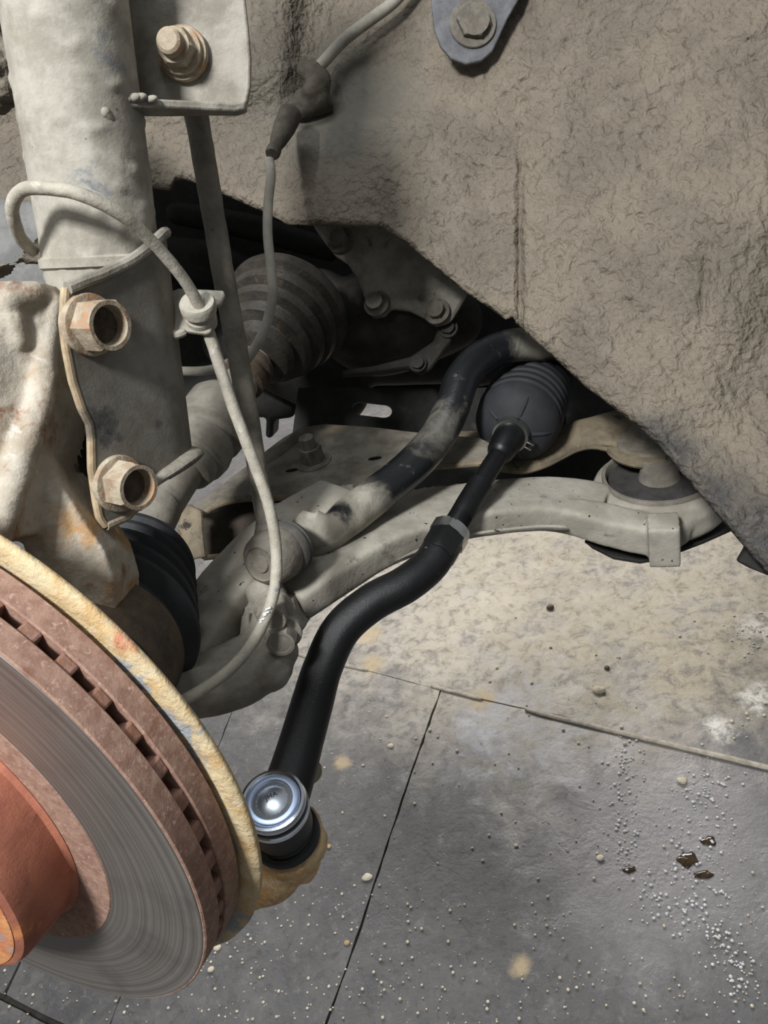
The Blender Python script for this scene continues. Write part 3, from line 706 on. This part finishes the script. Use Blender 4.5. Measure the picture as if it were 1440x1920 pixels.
# ================================================================== outer tie rod end
m_ax = D(-.10, .735, .67).normalized()
TC = P(510, 1500, .425)                 # centre of the cap plane
T = thing('tie_rod_end', 'new glossy black curved tie rod end with bright metal cap', 'tie rod', TC - m_ax * .04)
path = [(540, 1490, .444), (549, 1445, .451), (565, 1390, .459), (585, 1320, .467), (606, 1250, .472), (640, 1180, .476), (697, 1130, .482), (760, 1096, .489), (803, 1062, .499), (828, 1026, .509), (838, 1010, .514)]
fl_ = [(.0130, .0150), (.0128, .0140), (.0126, .0134), (.0125, .0130), (.0120, .0122), (.0120, .0122), (.0120, .0120), (.0119, .0120), (.0118, .0120), (.0118, .0122), (.0110, .0112)]
g = Geo(); g.tube([TC - m_ax * .019] + [P(*p) for p in path[1:]], .012, 28, 120, up=m_ax, flat=fl_)
mesh('rod', g, M['paint'], T)
# wrench flats and pressed nicks near the nut
e0, e1 = P(822, 1036, .5045), P(838, 1009, .5145); ea = (e1 - e0).normalized()
g = Geo(); g.hexa(e0, ea, [(-.004, .0108, 0), (0, .0130, 1), ((e1 - e0).length, .0130, 1), ((e1 - e0).length + .0006, .0112, 0)], .35); mesh('wrench_flats', g, M['paint'], T, auto=25)
for x, y, d in ((800, 1027, .4965), (835, 1037, .4960)):
    g = Geo(); g.ball(P(x, y, d), .0022, 2, (1.2, .7, .7)); mesh('pressed_nick', g, M['satin'], T)
g = Geo(); g.lathe(TC, m_ax, [(-.034, .001), (-.034, .0160), (-.030, .0178), (-.010, .0186), (-.004, .0188), (-.004, .001)], 64); mesh('ball_housing', g, M['paint'], T)
g = Geo(); g.lathe(TC, m_ax, [(-.0115, .0186), (-.0110, .0193), (-.0075, .0195), (-.0065, .0186), (-.0045, .0182), (-.0032, .0187), (-.0012, .0188), (.0006, .0180), (.0010, .0165), (.0003, .0150), (-.0002, .0146)], 72)
cap = mesh('end_cap', g, M['chrome'], T); cap['label'] = 'bright plated end cap with stamped letters'
g = Geo(); g.lathe(TC, m_ax, [(-.003, .0147), (.0007, .0148), (.0011, .0142), (.0011, .0118), (.0005, .0112), (-.002, .0110)], 72); mesh('cap_ring', g, M['blueplate'], cap)
RDOME = .0112
def dome(r): return -.0016 + .0034 * (1 - (r / RDOME) ** 2)
g = Geo(); g.lathe(TC, m_ax, [(-.004, RDOME)] + [(dome(RDOME * k / 14), RDOME * k / 14) for k in range(14, 0, -1)] + [(dome(0), .0001)], 64); mesh('cap_dome', g, M['dome'], cap)
# stamped letters: a ring of small characters and the maker's mark in the middle
cu = D(1, .12, 0); cu = (cu - m_ax * cu.dot(m_ax)).normalized(); cv = m_ax.cross(cu)
def letters(txt, size, r, ang, rot, name):
    c = bpy.data.curves.new(name, 'FONT'); c.body = txt; c.size = size; c.align_x = 'CENTER'; c.align_y = 'CENTER'; c.extrude = .00012
    tmp = bpy.data.objects.new('tmp', c); COL.objects.link(tmp)
    me = bpy.data.meshes.new_from_object(tmp.evaluated_get(bpy.context.evaluated_depsgraph_get()))
    bpy.data.objects.remove(tmp); g = Geo(); a = ang
    cc, ss = math.cos(rot), math.sin(rot); ox, oy = r * math.cos(a), r * math.sin(a); vs = []
    for w in me.vertices:
        x, y = ox + w.co.x * cc - w.co.y * ss, oy + w.co.x * ss + w.co.y * cc
        vs.append(TC + cu * x + cv * y + m_ax * (dome(math.hypot(x, y)) + .0001 + w.co.z))
    g.add(vs, [tuple(p.vertices) for p in me.polygons]); return g
bpy.context.view_layer.update()
g = letters('JHA', .0042, .0016, math.radians(95), math.radians(22), 'mark'); mesh('stamped_mark', g, M['emboss'], cap, smooth_=False)
g = Geo()
for k, ch in enumerate('2SVVIOIC 3-)  U5N4 XS2L '):
    if ch == ' ': continue
    a = math.radians(150 - 15 * k); h = letters(ch, .0021, .0093, a, a - math.pi / 2, 'ring'); g.add(h.v, h.f)
mesh('stamped_lettering', g, M['emboss2'], cap, smooth_=False)
g = Geo(); g.lathe(TC, m_ax, [(-.0465, .001), (-.0465, .0150), (-.0450, .0185), (-.0415, .0205), (-.0385, .0200), (-.0370, .0175), (-.0355, .0182), (-.034, .0165), (-.032, .010)], 64); bt = mesh('dust_boot', g, M['rubber'], T)
g = Geo(); g.lathe(TC, m_ax, [(-.0372, .0178), (-.0368, .0189), (-.0352, .0189), (-.0348, .0178)], 56); mesh('boot_ring', g, M['satin'], bt)
# grey-green grease nipple cap peeping out behind the rod
g = Geo(); g.lathe(P(583, 1450, .462), D(.5, -.3, .6), [(-.008, .001), (-.008, .0075), (.0, .0078), (.003, .0060), (.004, .001)], 20)
mesh('castle_nut', g, grime('olive_plating', (150, 142, 112), (128, 120, 94)), T)

# ================================================================== stabiliser bar and link
T = thing('stabilizer_bar', 'black bent stabilizer bar with dusty flattened end', 'stabilizer bar', P(700, 935, .52))
jx = (P(488, 1058, .452) - P(580, 1000, .498)).normalized()         # joint axis, toward the viewer
path = [(1180, 700, .66), (1090, 672, .64), (1020, 650, .615), (960, 648, .60), (908, 668, .588), (868, 708, .577), (848, 762, .566), (818, 822, .556), (765, 880, .543), (705, 928, .527), (655, 968, .512), (615, 1000, .503), (575, 1000, .498), (548, 978, .497)]
fl_ = [(.0130, .0130)] * 10 + [(.0135, .0130), (.0165, .0095), (.0195, .0065), (.0120, .0050)]
g = Geo(); pts = [P(*p) for p in path]
wide = jx.cross((pts[-1] - pts[-3]).normalized()).normalized()
g.tube(pts, .013, 26, 150, up=wide, flat=fl_)
mesh('bar', g, M['bar'], T, auto=0, disp=(.0006, .02))

T = thing('stabilizer_link', 'dusty grey stabilizer link rod running down right of the strut', 'stabilizer link', P(500, 1050, .46))
g = Geo(); g.tube([P(350, 120, .405), P(368, 215, .412), P(388, 330, .418), P(413, 480, .427), P(436, 610, .437), P(463, 760, .449), P(486, 900, .46), P(500, 985, .468)], [.0064, .0064, .0063, .0062, .0062, .0060, .0058, .0060], 20, 70)
mesh('rod', g, M['link'], T, disp=(.0010, .008))
JF = P(489, 1058, .452); jn = -jx
g = Geo(); g.lathe(JF, jn, [(-.001, .001), (-.001, .0050), (-.0004, .0055), (.0002, .0056), (.0002, .0102), (-.0004, .0106), (.0006, .0118), (.004, .0155), (.010, .0170), (.018, .0172), (.021, .0165), (.022, .0150), (.022, .001)], 48); g.blobs([(500, 990, .468, .0072), (503, 1025, .466, .0095)])
mesh('joint_cup', g, M['link'], T)
g = Geo(); g.lathe(JF, jn, [(.020, .0165), (.022, .0182), (.025, .0186), (.027, .0172), (.029, .0180), (.033, .0160), (.040, .0100), (.044, .008), (.044, .001)], 48); mesh('joint_boot', g, grime('grey_boot', (92, 89, 83), (72, 70, 66)), T)
NX = D(-.12, -.22, .95).normalized(); NC = P(343, 101, .3715)
g = Geo(); g.lathe(NC, NX, [(-.002, .0122), (.0010, .0126), (.0022, .0122), (.0024, .0108), (.0052, .0106), (.0056, .0090)], 40)
wsh = mesh('flange_washer', g, M['bolt'], T)
g = Geo(); g.hexa(NC, NX, [(.004, .0092, 1), (.0115, .0090, 1), (.0128, .0078, 0), (.0130, .0062, 0), (.0180, .0058, 0), (.0192, .0045, 0), (.0192, .0005, 0)], .3); b = mesh('link_nut', g, M['bolt'], T, auto=30); b['label'] = 'rusty nut on the upper stud'

# ================================================================== strut
ST, SB = P(107, -90, .335), P(256, 915, .413)
ax = (ST - SB).normalized(); SLEN = (ST - SB).length + .14
T = thing('suspension_strut', 'thick dusty grey suspension strut tube with bolted lower bracket', 'strut', SB)
g = Geo(); u, v = basis(ax); rings = []
for i in range(221):
    t = .036 + (SLEN - .036) * i / 220; c = SB + ax * t; ring = []
    for k in range(72):
        q = 2 * math.pi * k / 72; w = u * math.cos(q) + v * math.sin(q); p = c + w * .0275
        cl_ = max(0, noise.noise(p * 130) - .25) * .0028 + noise.noise(p * 40) * .0005
        ring.append(p + w * cl_)
    rings.append(ring)
g.loft(rings); mesh('tube', g, M['strut'], T, auto=0)
# folded lower clevis sheet: flat cheek toward the viewer, wrapped round the tube
nb_ = D(.82, -.15, .55); nb_ = (nb_ - ax * nb_.dot(ax)).normalized()
w_ = ax.cross(nb_); w_ = w_ if D(1, 0, 0).dot(w_) < 0 else -w_
RB_, LW = .0296, .062; SMAX = LW + RB_ * math.radians(150)
def prof(s, t, off=0.):
    c = SB + ax * t
    if s < LW: return c + nb_ * (RB_ + off) + w_ * (LW - s)
    f = (s - LW) / RB_; return c + (nb_ * math.cos(f) - w_ * math.sin(f)) * (RB_ + off)
YT = [(60, 555), (125, 540), (150, 529), (200, 511), (240, 491), (270, 468), (300, 438), (330, 425), (400, 420)]
YB = [(150, 990), (195, 986), (235, 969), (268, 938), (286, 905), (320, 880), (357, 849), (420, 835)]
XL = [(530, 124), (560, 121), (600, 119), (640, 124), (700, 136), (750, 152), (785, 168), (810, 171), (870, 172), (930, 180), (965, 186), (990, 200)]
def lim(s, tab):
    lo, hi = -.12, .28
    for _ in range(40):
        m = (lo + hi) / 2; x, y, _d = proj(prof(s, m))
        if y > poly(tab, x): lo = m
        else: hi = m
    return lo
def smin(v_):
    y0 = 540 + 446 * v_; tgt = poly(XL, y0); lo, hi = -.03, LW
    for _ in range(30):
        m = (lo + hi) / 2; a, b = lim(m, YT), lim(m, YB)
        if proj(prof(m, a + (b - a) * v_))[0] < tgt: lo = m
        else: hi = m
    return lo
NR, NCOL = 44, 40
g = Geo(); grid = []
for j in range(NR + 1):
    v_ = j / NR; s0 = smin(v_); row = []
    for i in range(NCOL + 1):
        s = s0 + (SMAX - s0) * (i / NCOL); a, b = lim(s, YT), lim(s, YB); row.append(prof(s, a + (b - a) * v_))
    grid.append(row); g.v += row
for j in range(NR):
    for i in range(NCOL):
        a = j * (NCOL + 1) + i; g.f.append((a, a + 1, a + NCOL + 2, a + NCOL + 1))
def scuffed(name, c1, c2, blots):
    t = NT(name); w = t.noise(120, 6, .7, .3)
    col = t.mix(t.rng(t.noise(60, 6, .65), .35, .65), lin(c1), lin(c2))
    for c, ra in blots: col = t.mix(t.math('MULTIPLY', t.near(c, ra * .3, ra, w, ra * 2.2), .7), col, lin((50, 53, 58)))
    return t.out(col, .7, 0., t.bump(t.noise(700, 5, .7), .2, .0012), .3)
bl = [(grid[24][0], .010), (grid[25][3], .008), (grid[28][2], .006), (grid[33][13], .004), (grid[29][5], .004)]
M['bracket2'] = scuffed('scuffed_bracket', (128, 124, 115), (108, 103, 94), bl); M['edge2'] = scuffed('scuffed_edge', (190, 172, 140), (146, 128, 104), bl[:1])
br = mesh('clevis_bracket', g, M['bracket2'], T, auto=0, fix=True)
k = br.modifiers.new('thickness', 'SOLIDIFY'); k.thickness = .0034; k.offset = 0
g = Geo(); g.tube([r[0] for r in grid], [.0021] * (NR + 1), 10, 90); mesh('bracket_edge', g, M['edge2'], br)
g = Geo(); g.slab([P(*q) for q in ((96, 620, .375), (135, 640, .380), (160, 760, .386), (185, 985, .395), (105, 960, .385))], D(.2, 0, -1) * .004); mesh('far_cheek', g, M['darkrust'], T, bevel=.0008)
half = NCOL * 3 // 4
g = Geo(); top = [grid[0][i] + (nb_ if i < 8 else (grid[0][i] - (SB + ax * (grid[0][i] - SB).dot(ax))).normalized()) * .0016 for i in range(0, half, 2)]
g.tube(top, [.0028] * len(top), 10, 80); mesh('top_lip', g, M['plate'], br)
g = Geo(); bot = [grid[NR][i] for i in range(0, 9)]; g.tube(bot, [.0026] * len(bot), 10, 60); mesh('bottom_lip', g, M['edge'], br)
# curled lip at the lower right where the sheet leaves the tube
g = Geo(); bot = []
rr_ = []
for i in range(9, 34):
    p = grid[NR][i]; c = SB + ax * (p - SB).dot(ax); bot.append(p + (p - c).normalized() * .0022 + ax * .0010); rr_.append((.0034 + .0026 * min(1, (i - 9) / 8), .0028))
g.tube(bot, .003, 14, 60, up=nb_, flat=rr_); mesh('curled_lip', g, M['plate'], br)
# weld ring where the tube enters the bracket
g = Geo(); c = SB + ax * lim(LW, YT); 
tt = (P(160, 492, .372) - SB).dot(ax); g.lathe(SB + ax * tt, ax, [(-.003, .0276), (-.002, .0292), (.002, .0292), (.003, .0276)], 56); mesh('weld_ring', g, M['strut'], T)
po = prof(LW * .4, .1)
for x, y, d_ in ((166, 609, 0), (221, 906, .5)):
    pp = rayplane(x, y, po + nb_ * .0017, nb_)
    hexbolt('knuckle_bolt', pp, nb_, .0138, .0030, .0118, .0128, M['bolt'], T, recess=.0065, rot=.25 + d_, endmat=M['boltend'], label='rusty flanged bolt head with hollow end')
# upper link bracket: plate + folded ledge
BO, BN = P(345, 100, .3735), D(-.10, -.22, .97).normalized()
g = Geo(); g.slab(outline([(225, -230), (400, -230), (440, -80), (456, -20), (464, 50), (469, 110), (468, 160), (463, 190), (452, 205), (430, 209), (300, 207), (235, 203), (228, 100)], BO, BN), BN * -.0036); mesh('link_bracket', g, M['plate'], T, bevel=.0010)
g = Geo(); pa = [P(180, 197, .338), P(230, 197, .347), P(300, 198, .357), P(380, 200, .364), P(440, 203, .369), P(461, 199, .3715)]
rings = []
for i, p in enumerate(pa):
    hw = (.0045, .0075, .0075, .0055, .004, .0025)[i]; b1 = BN; up_ = D(.02, .95, .25).normalized(); q = p - BN * hw * .4
    rings.append([q - b1 * hw - up_ * .0022, q + b1 * hw - up_ * .0022, q + b1 * hw + up_ * .0018, q - b1 * hw + up_ * .0018])
g.loft(rings); mesh('bracket_ledge', g, M['plate'], T, bevel=.0010)
g = Geo(); g.blobs([(196, 212, .338, .003), (205, 222, .340, .0025)]); 
mesh('weld_bead', g, M['strut'], T)
g = Geo()
for x, y, r in ((240, 187, .0022), (250, 184, .003), (262, 183, .0028), (284, 186, .0024), (215, 190, .0015), (195, 190, .0012)): g.ball(P(x, y, .346 + (x - 240) * .0001), r, 2, (1.3, 1, .7))
mesh('caked_dirt', g, M['strut'], T)
# bracket tab holding the cable grommet
CO, CN = P(365, 590, .388), D(.0, .35, .93).normalized()
g = Geo(); g.slab(outline([(322, 545), (335, 540), (365, 541), (419, 544), (421, 552), (412, 571), (404, 572), (398, 596), (402, 600), (395, 622), (385, 625), (345, 620), (328, 628), (317, 615), (316, 585)], CO, CN), CN * -.0028); mesh('cable_tab', g, M['clip'], T, bevel=.0008)
g = Geo(); g.tube([P(318, 622, .386), P(330, 628, .384), P(345, 622, .386)], .0022, 8, 12); g.tube([P(300, 590, .40), P(322, 590, .391)], .004, 8, 6); mesh('tab_fold', g, M['clip'], T)

# ================================================================== sensor cable and brake hose
T = thing('sensor_cable', 'pale dusty cable looping over the strut and down to the brake', 'cable', P(345, 1312, .40))
g = Geo(); pc = [(62, 470, .365), (40, 448, .352), (26, 412, .338), (25, 378, .330), (48, 354, .326), (100, 354, .322), (160, 368, .323), (220, 398, .330), (272, 440, .343), (320, 492, .357), (352, 535, .368), (376, 578, .378)]
g.tube([P(*p) for p in pc], .0029, 16, 120); mesh('upper_cable', g, M['cable'], T, disp=(.0006, .006))
g = Geo(); pc = [(382, 600, .388), (397, 640, .392), (416, 700, .397), (438, 765, .403), (466, 840, .410), (490, 905, .416), (507, 960, .419), (517, 1020, .421), (518, 1080, .421), (507, 1135, .420), (483, 1190, .418), (447, 1240, .414), (400, 1280, .408), (345, 1312, .400), (300, 1330, .395)]
g.tube([P(*p) for p in pc], .0032, 16, 130); mesh('lower_cable', g, M['cable'], T, disp=(.0005, .006))
g = Geo()
for x, y, l in ((503, 1141, .0020), (499, 1149, .0024), (497, 1153, .0012), (492, 1161, .0018), (489, 1166, .0010)):
    c = P(x, y, .4163); g.box(c, D(.9, .35, 0) * l * .8, D(-.35, .9, 0) * .0004, D(0, 0, 1) * .0008)
mesh('printed_marks', g, M['emboss2'], T)
gx = (P(372, 560, .376) - P(383, 605, .389)).normalized()
g = Geo(); g.lathe(P(374, 585, .384), gx, [(-.008, .001), (-.008, .0076), (-.003, .0080), (-.002, .0072), (0, .0072), (.001, .0088), (.0055, .0090), (.0068, .0082), (.0070, .004), (.0085, .0034)], 36); mesh('grommet', g, M['clip'], T)
T = thing('brake_hose', 'grey hose hanging from the panel clip behind the link rod', 'hose', P(485, 640, .50))
g = Geo(); pc = [(505, 300, .532), (508, 330, .528), (503, 380, .523), (502, 440, .518), (508, 500, .514), (511, 550, .51), (502, 600, .508), (484, 642, .508), (462, 676, .51)]
g.tube([P(*p) for p in pc], .0033, 14, 80); mesh('lower_hose', g, M['hose'], T)
g = Geo(); pc = [(790, -60, .56), (742, 0, .562), (690, 40, .565), (645, 75, .568), (600, 124, .572)]
g.tube([P(*p) for p in pc], .0043, 14, 50); mesh('upper_hose', g, M['hose'], T)
g = Geo(); g.lathe(P(512, 285, .535), (P(560, 180, .57) - P(512, 285, .535)), [(-.003, .0045), (-.001, .0052), (.003, .0052), (.004, .004), (.014, .006), (.03, .008), (.045, .0085), (.05, .004)], 24); mesh('hose_sleeve', g, M['clipdark'], T)
g = Geo(); g.blobs([(572, 130, .572, .007), (600, 150, .57, .0085), (585, 170, .57, .008)]); g.box(P(590, 190, .58), D(1, .3, 0) * .012, D(-.3, 1, 0) * .010, D(0, 0, 1) * .006); g.blobs([(560, 205, .58, .010), (600, 185, .575, .009)])
mesh('hose_clip', g, M['clipdark'], T, voxel=.0018, smit=4, disp=(.002, .01))

# ================================================================== brake disc
n_d = D(-.382, -.502, .776).normalized(); DC = LOC + D(-.2005, -.1291, -.3461)
T = thing('brake_disc', 'large vented brake disc with rusty rim and grey swept face', 'brake disc', DC - UP * .12)
M['swept'] = swept_mat(DC, n_d)
def annulus(g, t0, t1, ri, ro, ch=.0006, seg=128):
    g.lathe(DC, n_d, [(t0, ri), (t0, ro - ch), (t0 - math.copysign(ch, t0 - t1), ro), (t1 + math.copysign(ch, t0 - t1), ro), (t1, ro - ch), (t1, ri)], seg)
g = Geo(); annulus(g, -.0002, -.0106, .06, .14); pl = mesh('outer_plate', g, M['rotorrust'], T)
g = Geo(); annulus(g, .0001, -.002, .0935, .1392); mesh('swept_face', g, M['swept'], pl)
g = Geo(); annulus(g, .0006, -.002, .065, .0936); mesh('inner_band', g, M['rotorrust'], pl)
g = Geo(); annulus(g, -.0156, -.026, .06, .14); mesh('inner_plate', g, M['rotorrust'], T)
# cooling vanes, one mesh shared by all
uD = n_d.cross(D(0, 0, 1)).normalized(); vD = n_d.cross(uD)
vm = None
for k in range(51):
    q = math.radians(-89.9 - 3.5 - 360 / 51 * k); a = uD * math.cos(q) + vD * math.sin(q); b = n_d.cross(a)
    if vm is None:
        g = Geo(); g.box(Vector((.1185, 0, 0)), Vector((.0205, 0, 0)), Vector((0, .0040, 0)), Vector((0, 0, .0032)))
        o = mesh('vane', g, M['vane'], None, smooth_=False, bevel=.0012); vm = o
    else:
        o = vm.copy(); COL.objects.link(o)
    o.parent = T
    o.matrix_local = Matrix.Translation(DC - n_d * .013 - T.location) @ Matrix((a, b, n_d)).transposed().to_4x4()
g = Geo(); g.lathe(DC, n_d, [(-.02, .060), (-.002, .0765), (.0010, .0775), (.003, .0757), (.025, .0750), (.0285, .0735), (.0300, .070), (.0300, .035), (.026, .033), (.026, .001)], 96)
hat = mesh('hat', g, M['hat'], T)
g = Geo(); g.lathe(DC, n_d, [(.0290, .0705), (.0303, .0700), (.0306, .068), (.0306, .036), (.029, .035)], 96); mesh('hat_face', g, M['hatface'], hat)
g = Geo()
# ================================================================== dust shield
sh = thing('dust_shield', 'corroded yellowish dust shield edge around the brake disc', 'dust shield', DC - n_d * .035 - UP * .12)
g = Geo(); rings = []; seg = 160
prs = [(-.0345, .03), (-.0345, .140), (-.0340, .1450), (-.0325, .1474), (-.0308, .1480), (-.0295, .1474), (-.0286, .1450), (-.0284, .1405), (-.0288, .130), (-.0310, .11), (-.0310, .03)]
for t, r in prs:
    ring = []
    for k in range(seg):
        q = 2 * math.pi * k / seg; w = uD * math.cos(q) + vD * math.sin(q)
        j = .0012 * noise.noise(Vector((math.cos(q) * 5, math.sin(q) * 5, 0))) if r > .13 else 0
        ring.append(DC + n_d * (t + j * .8) + w * (r + j))
    rings.append(ring)
g.loft(rings, caps=False); n_ = len(prs); base = 0
for k in range(seg): g.f.append((k, (k + 1) % seg, (n_ - 1) * seg + (k + 1) % seg, (n_ - 1) * seg + k))
mesh('shield_plate', g, M['shield'], sh, auto=0)

# ================================================================== steering knuckle
T = thing('steering_knuckle', 'rusty cast steering knuckle left of the strut bracket', 'steering knuckle', P(120, 1000, .36))
g = Geo()
g.slab([P(*q) for q in ((-90, 530, .325), (20, 524, .335), (70, 526, .345), (100, 548, .352), (108, 566, .354), (98, 610, .350), (88, 650, .347), (76, 705, .342), (84, 735, .344), (92, 768, .346), (80, 815, .344), (62, 860, .340), (46, 920, .336), (28, 1010, .332), (-90, 1040, .315))], D(.25, .1, -1) * .034)
g.blobs([(22, 600, .338, .006), (34, 640, .339, .005)]); g.blobs([(10, 570, .337, .007), (60, 556, .347, .007)])
g.blobs([(84, 700, .346, .006), (66, 780, .341, .0065), (38, 860, .335, .007), (14, 940, .330, .007), (-10, 1010, .327, .007)]); g.blobs([(100, 570, .354, .005), (88, 640, .349, .005), (80, 700, .345, .006)])
g.slab([P(*q) for q in ((40, 870, .345), (100, 892, .349), (128, 935, .350), (160, 985, .352), (196, 1035, .355), (213, 1090, .359), (215, 1160, .364), (150, 1190, .362), (60, 1080, .353), (20, 960, .345))], D(.1, .1, -1) * .03)
g.blobs([(70, 890, .356, .012), (110, 985, .362, .014), (150, 1080, .368, .014), (175, 1150, .373, .012)])
g.slab([P(*q) for q in ((88, 640, .362), (112, 600, .366), (138, 740, .376), (112, 800, .37), (112, 860, .37), (148, 960, .38), (120, 960, .37), (70, 900, .36))], D(.12, .1, -1) * .016)
mesh('casting', g, M['knuckle'], T, voxel=.0013, smit=3, disp=(.0016, .016))
g = Geo()
rings = []
for t, rx, ox, oy in ((-.0462, .0205, .001, 0), (-.0500, .0225, .001, .001), (-.0560, .0220, .001, .001), (-.0640, .0190, .000, .0), (-.0720, .0140, .002, -.003), (-.0770, .0075, .004, -.005)):
    ring = []
    for k in range(28):
        q = 2 * math.pi * k / 28; j = rx * (1 + .16 * noise.noise(Vector((math.cos(q) * 1.7, math.sin(q) * 1.7, t * 40))))
        ring.append(TC + m_ax * t + cu * (ox + j * math.cos(q)) + cv * (oy + j * math.sin(q)))
    rings.append(ring)
g.loft(rings); g.blobs([(515, 1640, .460, .016), (440, 1645, .475, .017), (370, 1560, .50, .018), (260, 1400, .50, .022), (170, 1260, .44, .022), (150, 1150, .395, .016)])
mesh('steering_arm', g, M['lug'], T, voxel=.0015, smit=5, disp=(.0030, .011))
# mud-caked spring seat and clumps seen left of the strut
g = Geo()
for x, y, d, r in ((-30, 60, .45, .02), (5, 95, .44, .008), (-10, 130, .44, .014), (12, 165, .44, .008), (22, 110, .43, .0045), (-20, 175, .45, .016), (4, 50, .45, .010), (24, 90, .42, .003), (60, 150, .46, .02)): g.ball(P(x, y, d), r, 3, (1, 1, .8))
single(mesh('mud_clump', g, M['mud'], voxel=.0016, smit=3, disp=(.005, .008)), 'lumps of dried mud caked beside the strut at top left', 'mud')
g = Geo(); g.slab([P(*q) for q in ((-60, 505, .385), (20, 490, .38), (42, 462, .375), (72, 438, .372), (96, 440, .375), (94, 470, .38), (88, 492, .382), (40, 492, .386), (0, 520, .39), (-60, 545, .395))], D(0, .2, -1) * .006)
single(mesh('crumpled_bracket', g, M['mud'], voxel=.0014, smit=3, disp=(.003, .008)), 'crumpled mud-covered metal tab left of the strut under the cable loop', 'bracket')
g = Geo(); g.slab([P(*q) for q in ((-80, 360, .46), (120, 380, .46), (120, 560, .46), (-80, 560, .46))], D(0, 0, -1) * .01)
single(mesh('backing_bracket', g, grime('blue_grey_bracket', (118, 117, 115), (96, 95, 94)), bevel=.003), 'smooth blue-grey sheet seen inside the cable loop', 'sheet')
